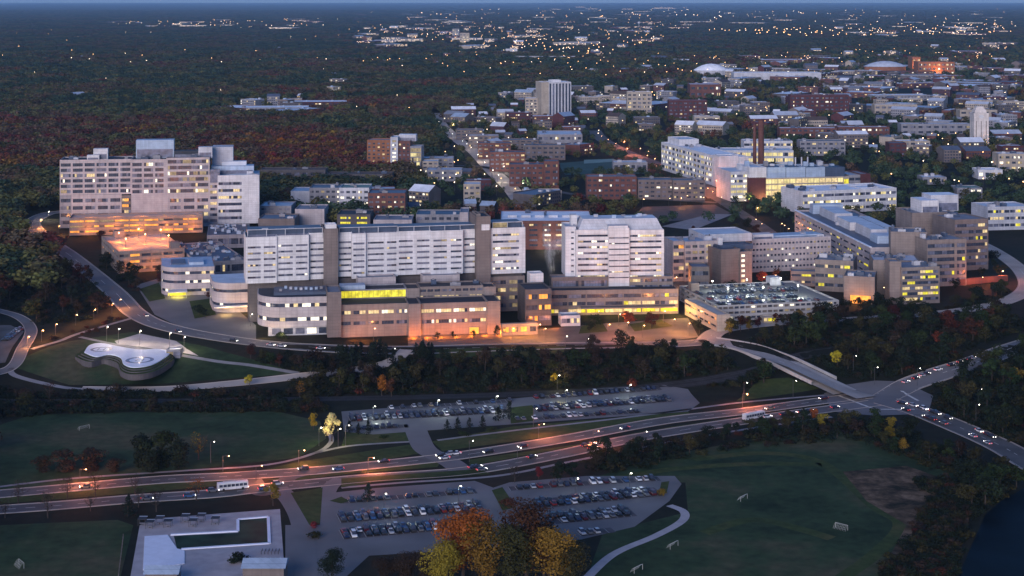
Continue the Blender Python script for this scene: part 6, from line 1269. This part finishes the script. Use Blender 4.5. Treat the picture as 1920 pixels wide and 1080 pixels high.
ex = NR.uniform(-760, 760, 16000); ey = NR.uniform(560, 1015, 16000); ep = np.abs(F*ex/ey); ok = (ep > 985) & ~blocked(ex, ey); ex, ey = ex[ok][:4200], ey[ok][:4200]; n = len(ex)
XS = np.concatenate([XS, ex]); YS_ = np.concatenate([YS_, ey]); SS = np.concatenate([SS, NR.uniform(8, 14, n)]); KK = np.concatenate([KK, NR.choice([0, 1, 2, 3, 4, 5, 6], n)])
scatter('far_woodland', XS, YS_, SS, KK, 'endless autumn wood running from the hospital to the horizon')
nc = bpy.data.collections.new('near_bushes')
for i, n in enumerate(('leaf_dgreen', 'leaf_dgreen', 'leaf_olive', 'leaf_brown', 'leaf_rust')):
    for j in range(2):
        o = bpy.data.objects.new(f'bush_{chr(97+i)}{j}', crown_mesh('bush', 300+2*i+j, 150, .085, 1.5, 1, 7, 'low', n)); nc.objects.link(o)
# low undergrowth filling the near woods
ux, uy = [], []
for poly, n in (([(540, 690), (760, 670), (1000, 674), (1190, 652), (1310, 660), (1400, 694), (1480, 710), (1440, 730), (1200, 718), (900, 736), (560, 748)], 1500), ([(1400, 640), (1500, 606), (1600, 600), (1760, 606), (1900, 590), (1925, 615), (1780, 684), (1650, 718), (1600, 716), (1500, 672)], 1300), ([(1740, 742), (1780, 704), (1925, 650), (1990, 850), (1880, 826), (1755, 768)], 900), ([(1090, 866), (1250, 830), (1550, 790), (1660, 790), (1760, 838), (1890, 900), (1870, 918), (1740, 880), (1600, 824), (1400, 840), (1120, 893)], 480), ([(-20, 465), (60, 436), (130, 500), (198, 560), (192, 594), (70, 614), (-20, 584)], 700), ([(-20, 738), (560, 736), (620, 772), (-20, 782)], 900), ([(1640, 1085), (1715, 1000), (1740, 940), (1720, 900), (1790, 900), (1840, 925), (1820, 1000), (1785, 1085)], 420), ([(1570, 590), (1760, 580), (1890, 545), (1890, 562), (1760, 604), (1600, 606)], 300), ([(1790, 915), (1830, 890), (1900, 908), (1870, 938), (1830, 968)], 160), ([(280, 655), (620, 688), (600, 700), (400, 692)], 250), ([(185, 500), (222, 465), (245, 512), (310, 545), (250, 552)], 150), ([(0, 935), (300, 908), (300, 920), (0, 945)], 60)):
    q = [G(*p) for p in poly]; PP = [(p.x, p.y) for p in q]; x0, x1, y0, y1 = min(p[0] for p in PP), max(p[0] for p in PP), min(p[1] for p in PP), max(p[1] for p in PP)
    x, y = NR.uniform(x0, x1, n*3), NR.uniform(y0, y1, n*3); ok = inpoly(x, y, PP) & ~blocked(x, y); ux.append(x[ok][:n]); uy.append(y[ok][:n])
ux, uy = np.concatenate(ux), np.concatenate(uy); n = len(ux); k_ = np.select([NR.rand(n) < .5, NR.rand(n) < .5, NR.rand(n) < .85], [0, 1, 2], 3)
scatter('undergrowth', ux, uy, NR.uniform(1.5, 4.2, n), np.minimum(9, k_*2+NR.randint(0, 3, n)), 'low dark undergrowth between the nearer trees', nc)
# ------------------------------------------------------------------ air
hz = MB(); hz.box(-70000, 70000, -400, 90000, -1.5, 215, 'glass'); o = hz.build('haze'); o.data.materials.clear(); o.hide_select = True
hm = bpy.data.materials.new('haze_air'); hm.use_nodes = True; nt = hm.node_tree; nt.nodes.remove(nt.nodes['Principled BSDF']); v = nt.nodes.new('ShaderNodeVolumePrincipled')
v.inputs['Density'].default_value = 2.1e-5; v.inputs['Color'].default_value = (.40, .66, 1, 1); nt.links.new(v.outputs[0], nt.nodes['Material Output'].inputs['Volume']); o.data.materials.append(hm); tag(o, 'thin blue evening air over the whole town', 'haze', kind='stuff')
# ------------------------------------------------------------------ light and camera
ELEV, AZ = 12, 200        # low glow behind the camera; azimuth of the light source measured from +Y clockwise
w = bpy.data.worlds.new('World'); bpy.context.scene.world = w; w.use_nodes = True; nt = w.node_tree; bg = nt.nodes['Background']
sk = nt.nodes.new('ShaderNodeTexSky'); sk.sky_type = 'NISHITA'; sk.sun_disc = False; sk.sun_elevation = math.radians(ELEV); sk.sun_rotation = math.radians(AZ); sk.air_density = 1.0; sk.dust_density = .3; sk.ozone_density = 6
tn = nt.nodes.new('ShaderNodeMix'); tn.data_type = 'RGBA'; tn.blend_type = 'MULTIPLY'; tn.inputs['Factor'].default_value = 1; tn.inputs['B'].default_value = (.88, .94, 1.07, 1); nt.links.new(sk.outputs[0], tn.inputs['A']); nt.links.new(tn.outputs['Result'], bg.inputs[0]); bg.inputs[1].default_value = .115
L = bpy.data.lights.new('sun', 'SUN'); L.energy = 2.3; L.angle = math.radians(40); L.color = (1, .86, .84); s = bpy.data.objects.new('sun', L); C.objects.link(s)
d = Vector((math.sin(math.radians(AZ))*math.cos(math.radians(ELEV)), math.cos(math.radians(AZ))*math.cos(math.radians(ELEV)), math.sin(math.radians(ELEV)))); s.rotation_euler = d.to_track_quat('Z', 'Y').to_euler()
cam = bpy.data.cameras.new('camera'); co = bpy.data.objects.new('camera', cam); C.objects.link(co); co.location = (0, 0, H); co.rotation_euler = (math.pi/2, 0, 0)
cam.sensor_width = 36; cam.lens = 36*F/1920; cam.shift_x = 0; cam.shift_y = -(540-Y0)/1920; cam.clip_end = 300000; cam.clip_start = 1
sc = bpy.context.scene; sc.camera = co; vs = sc.view_settings; vs.view_transform = 'Standard'; vs.look = 'None'; vs.exposure = .45; vs.gamma = 1
sc.render.engine = 'CYCLES'; cy = sc.cycles; cy.max_bounces = 4; cy.diffuse_bounces = 2; cy.glossy_bounces = 2; cy.transmission_bounces = 2; cy.volume_bounces = 1; cy.use_denoising = True; cy.use_light_tree = True; cy.sample_clamp_indirect = 4; cy.caustics_reflective = False; cy.caustics_refractive = False
bpy.context.view_layer.update()
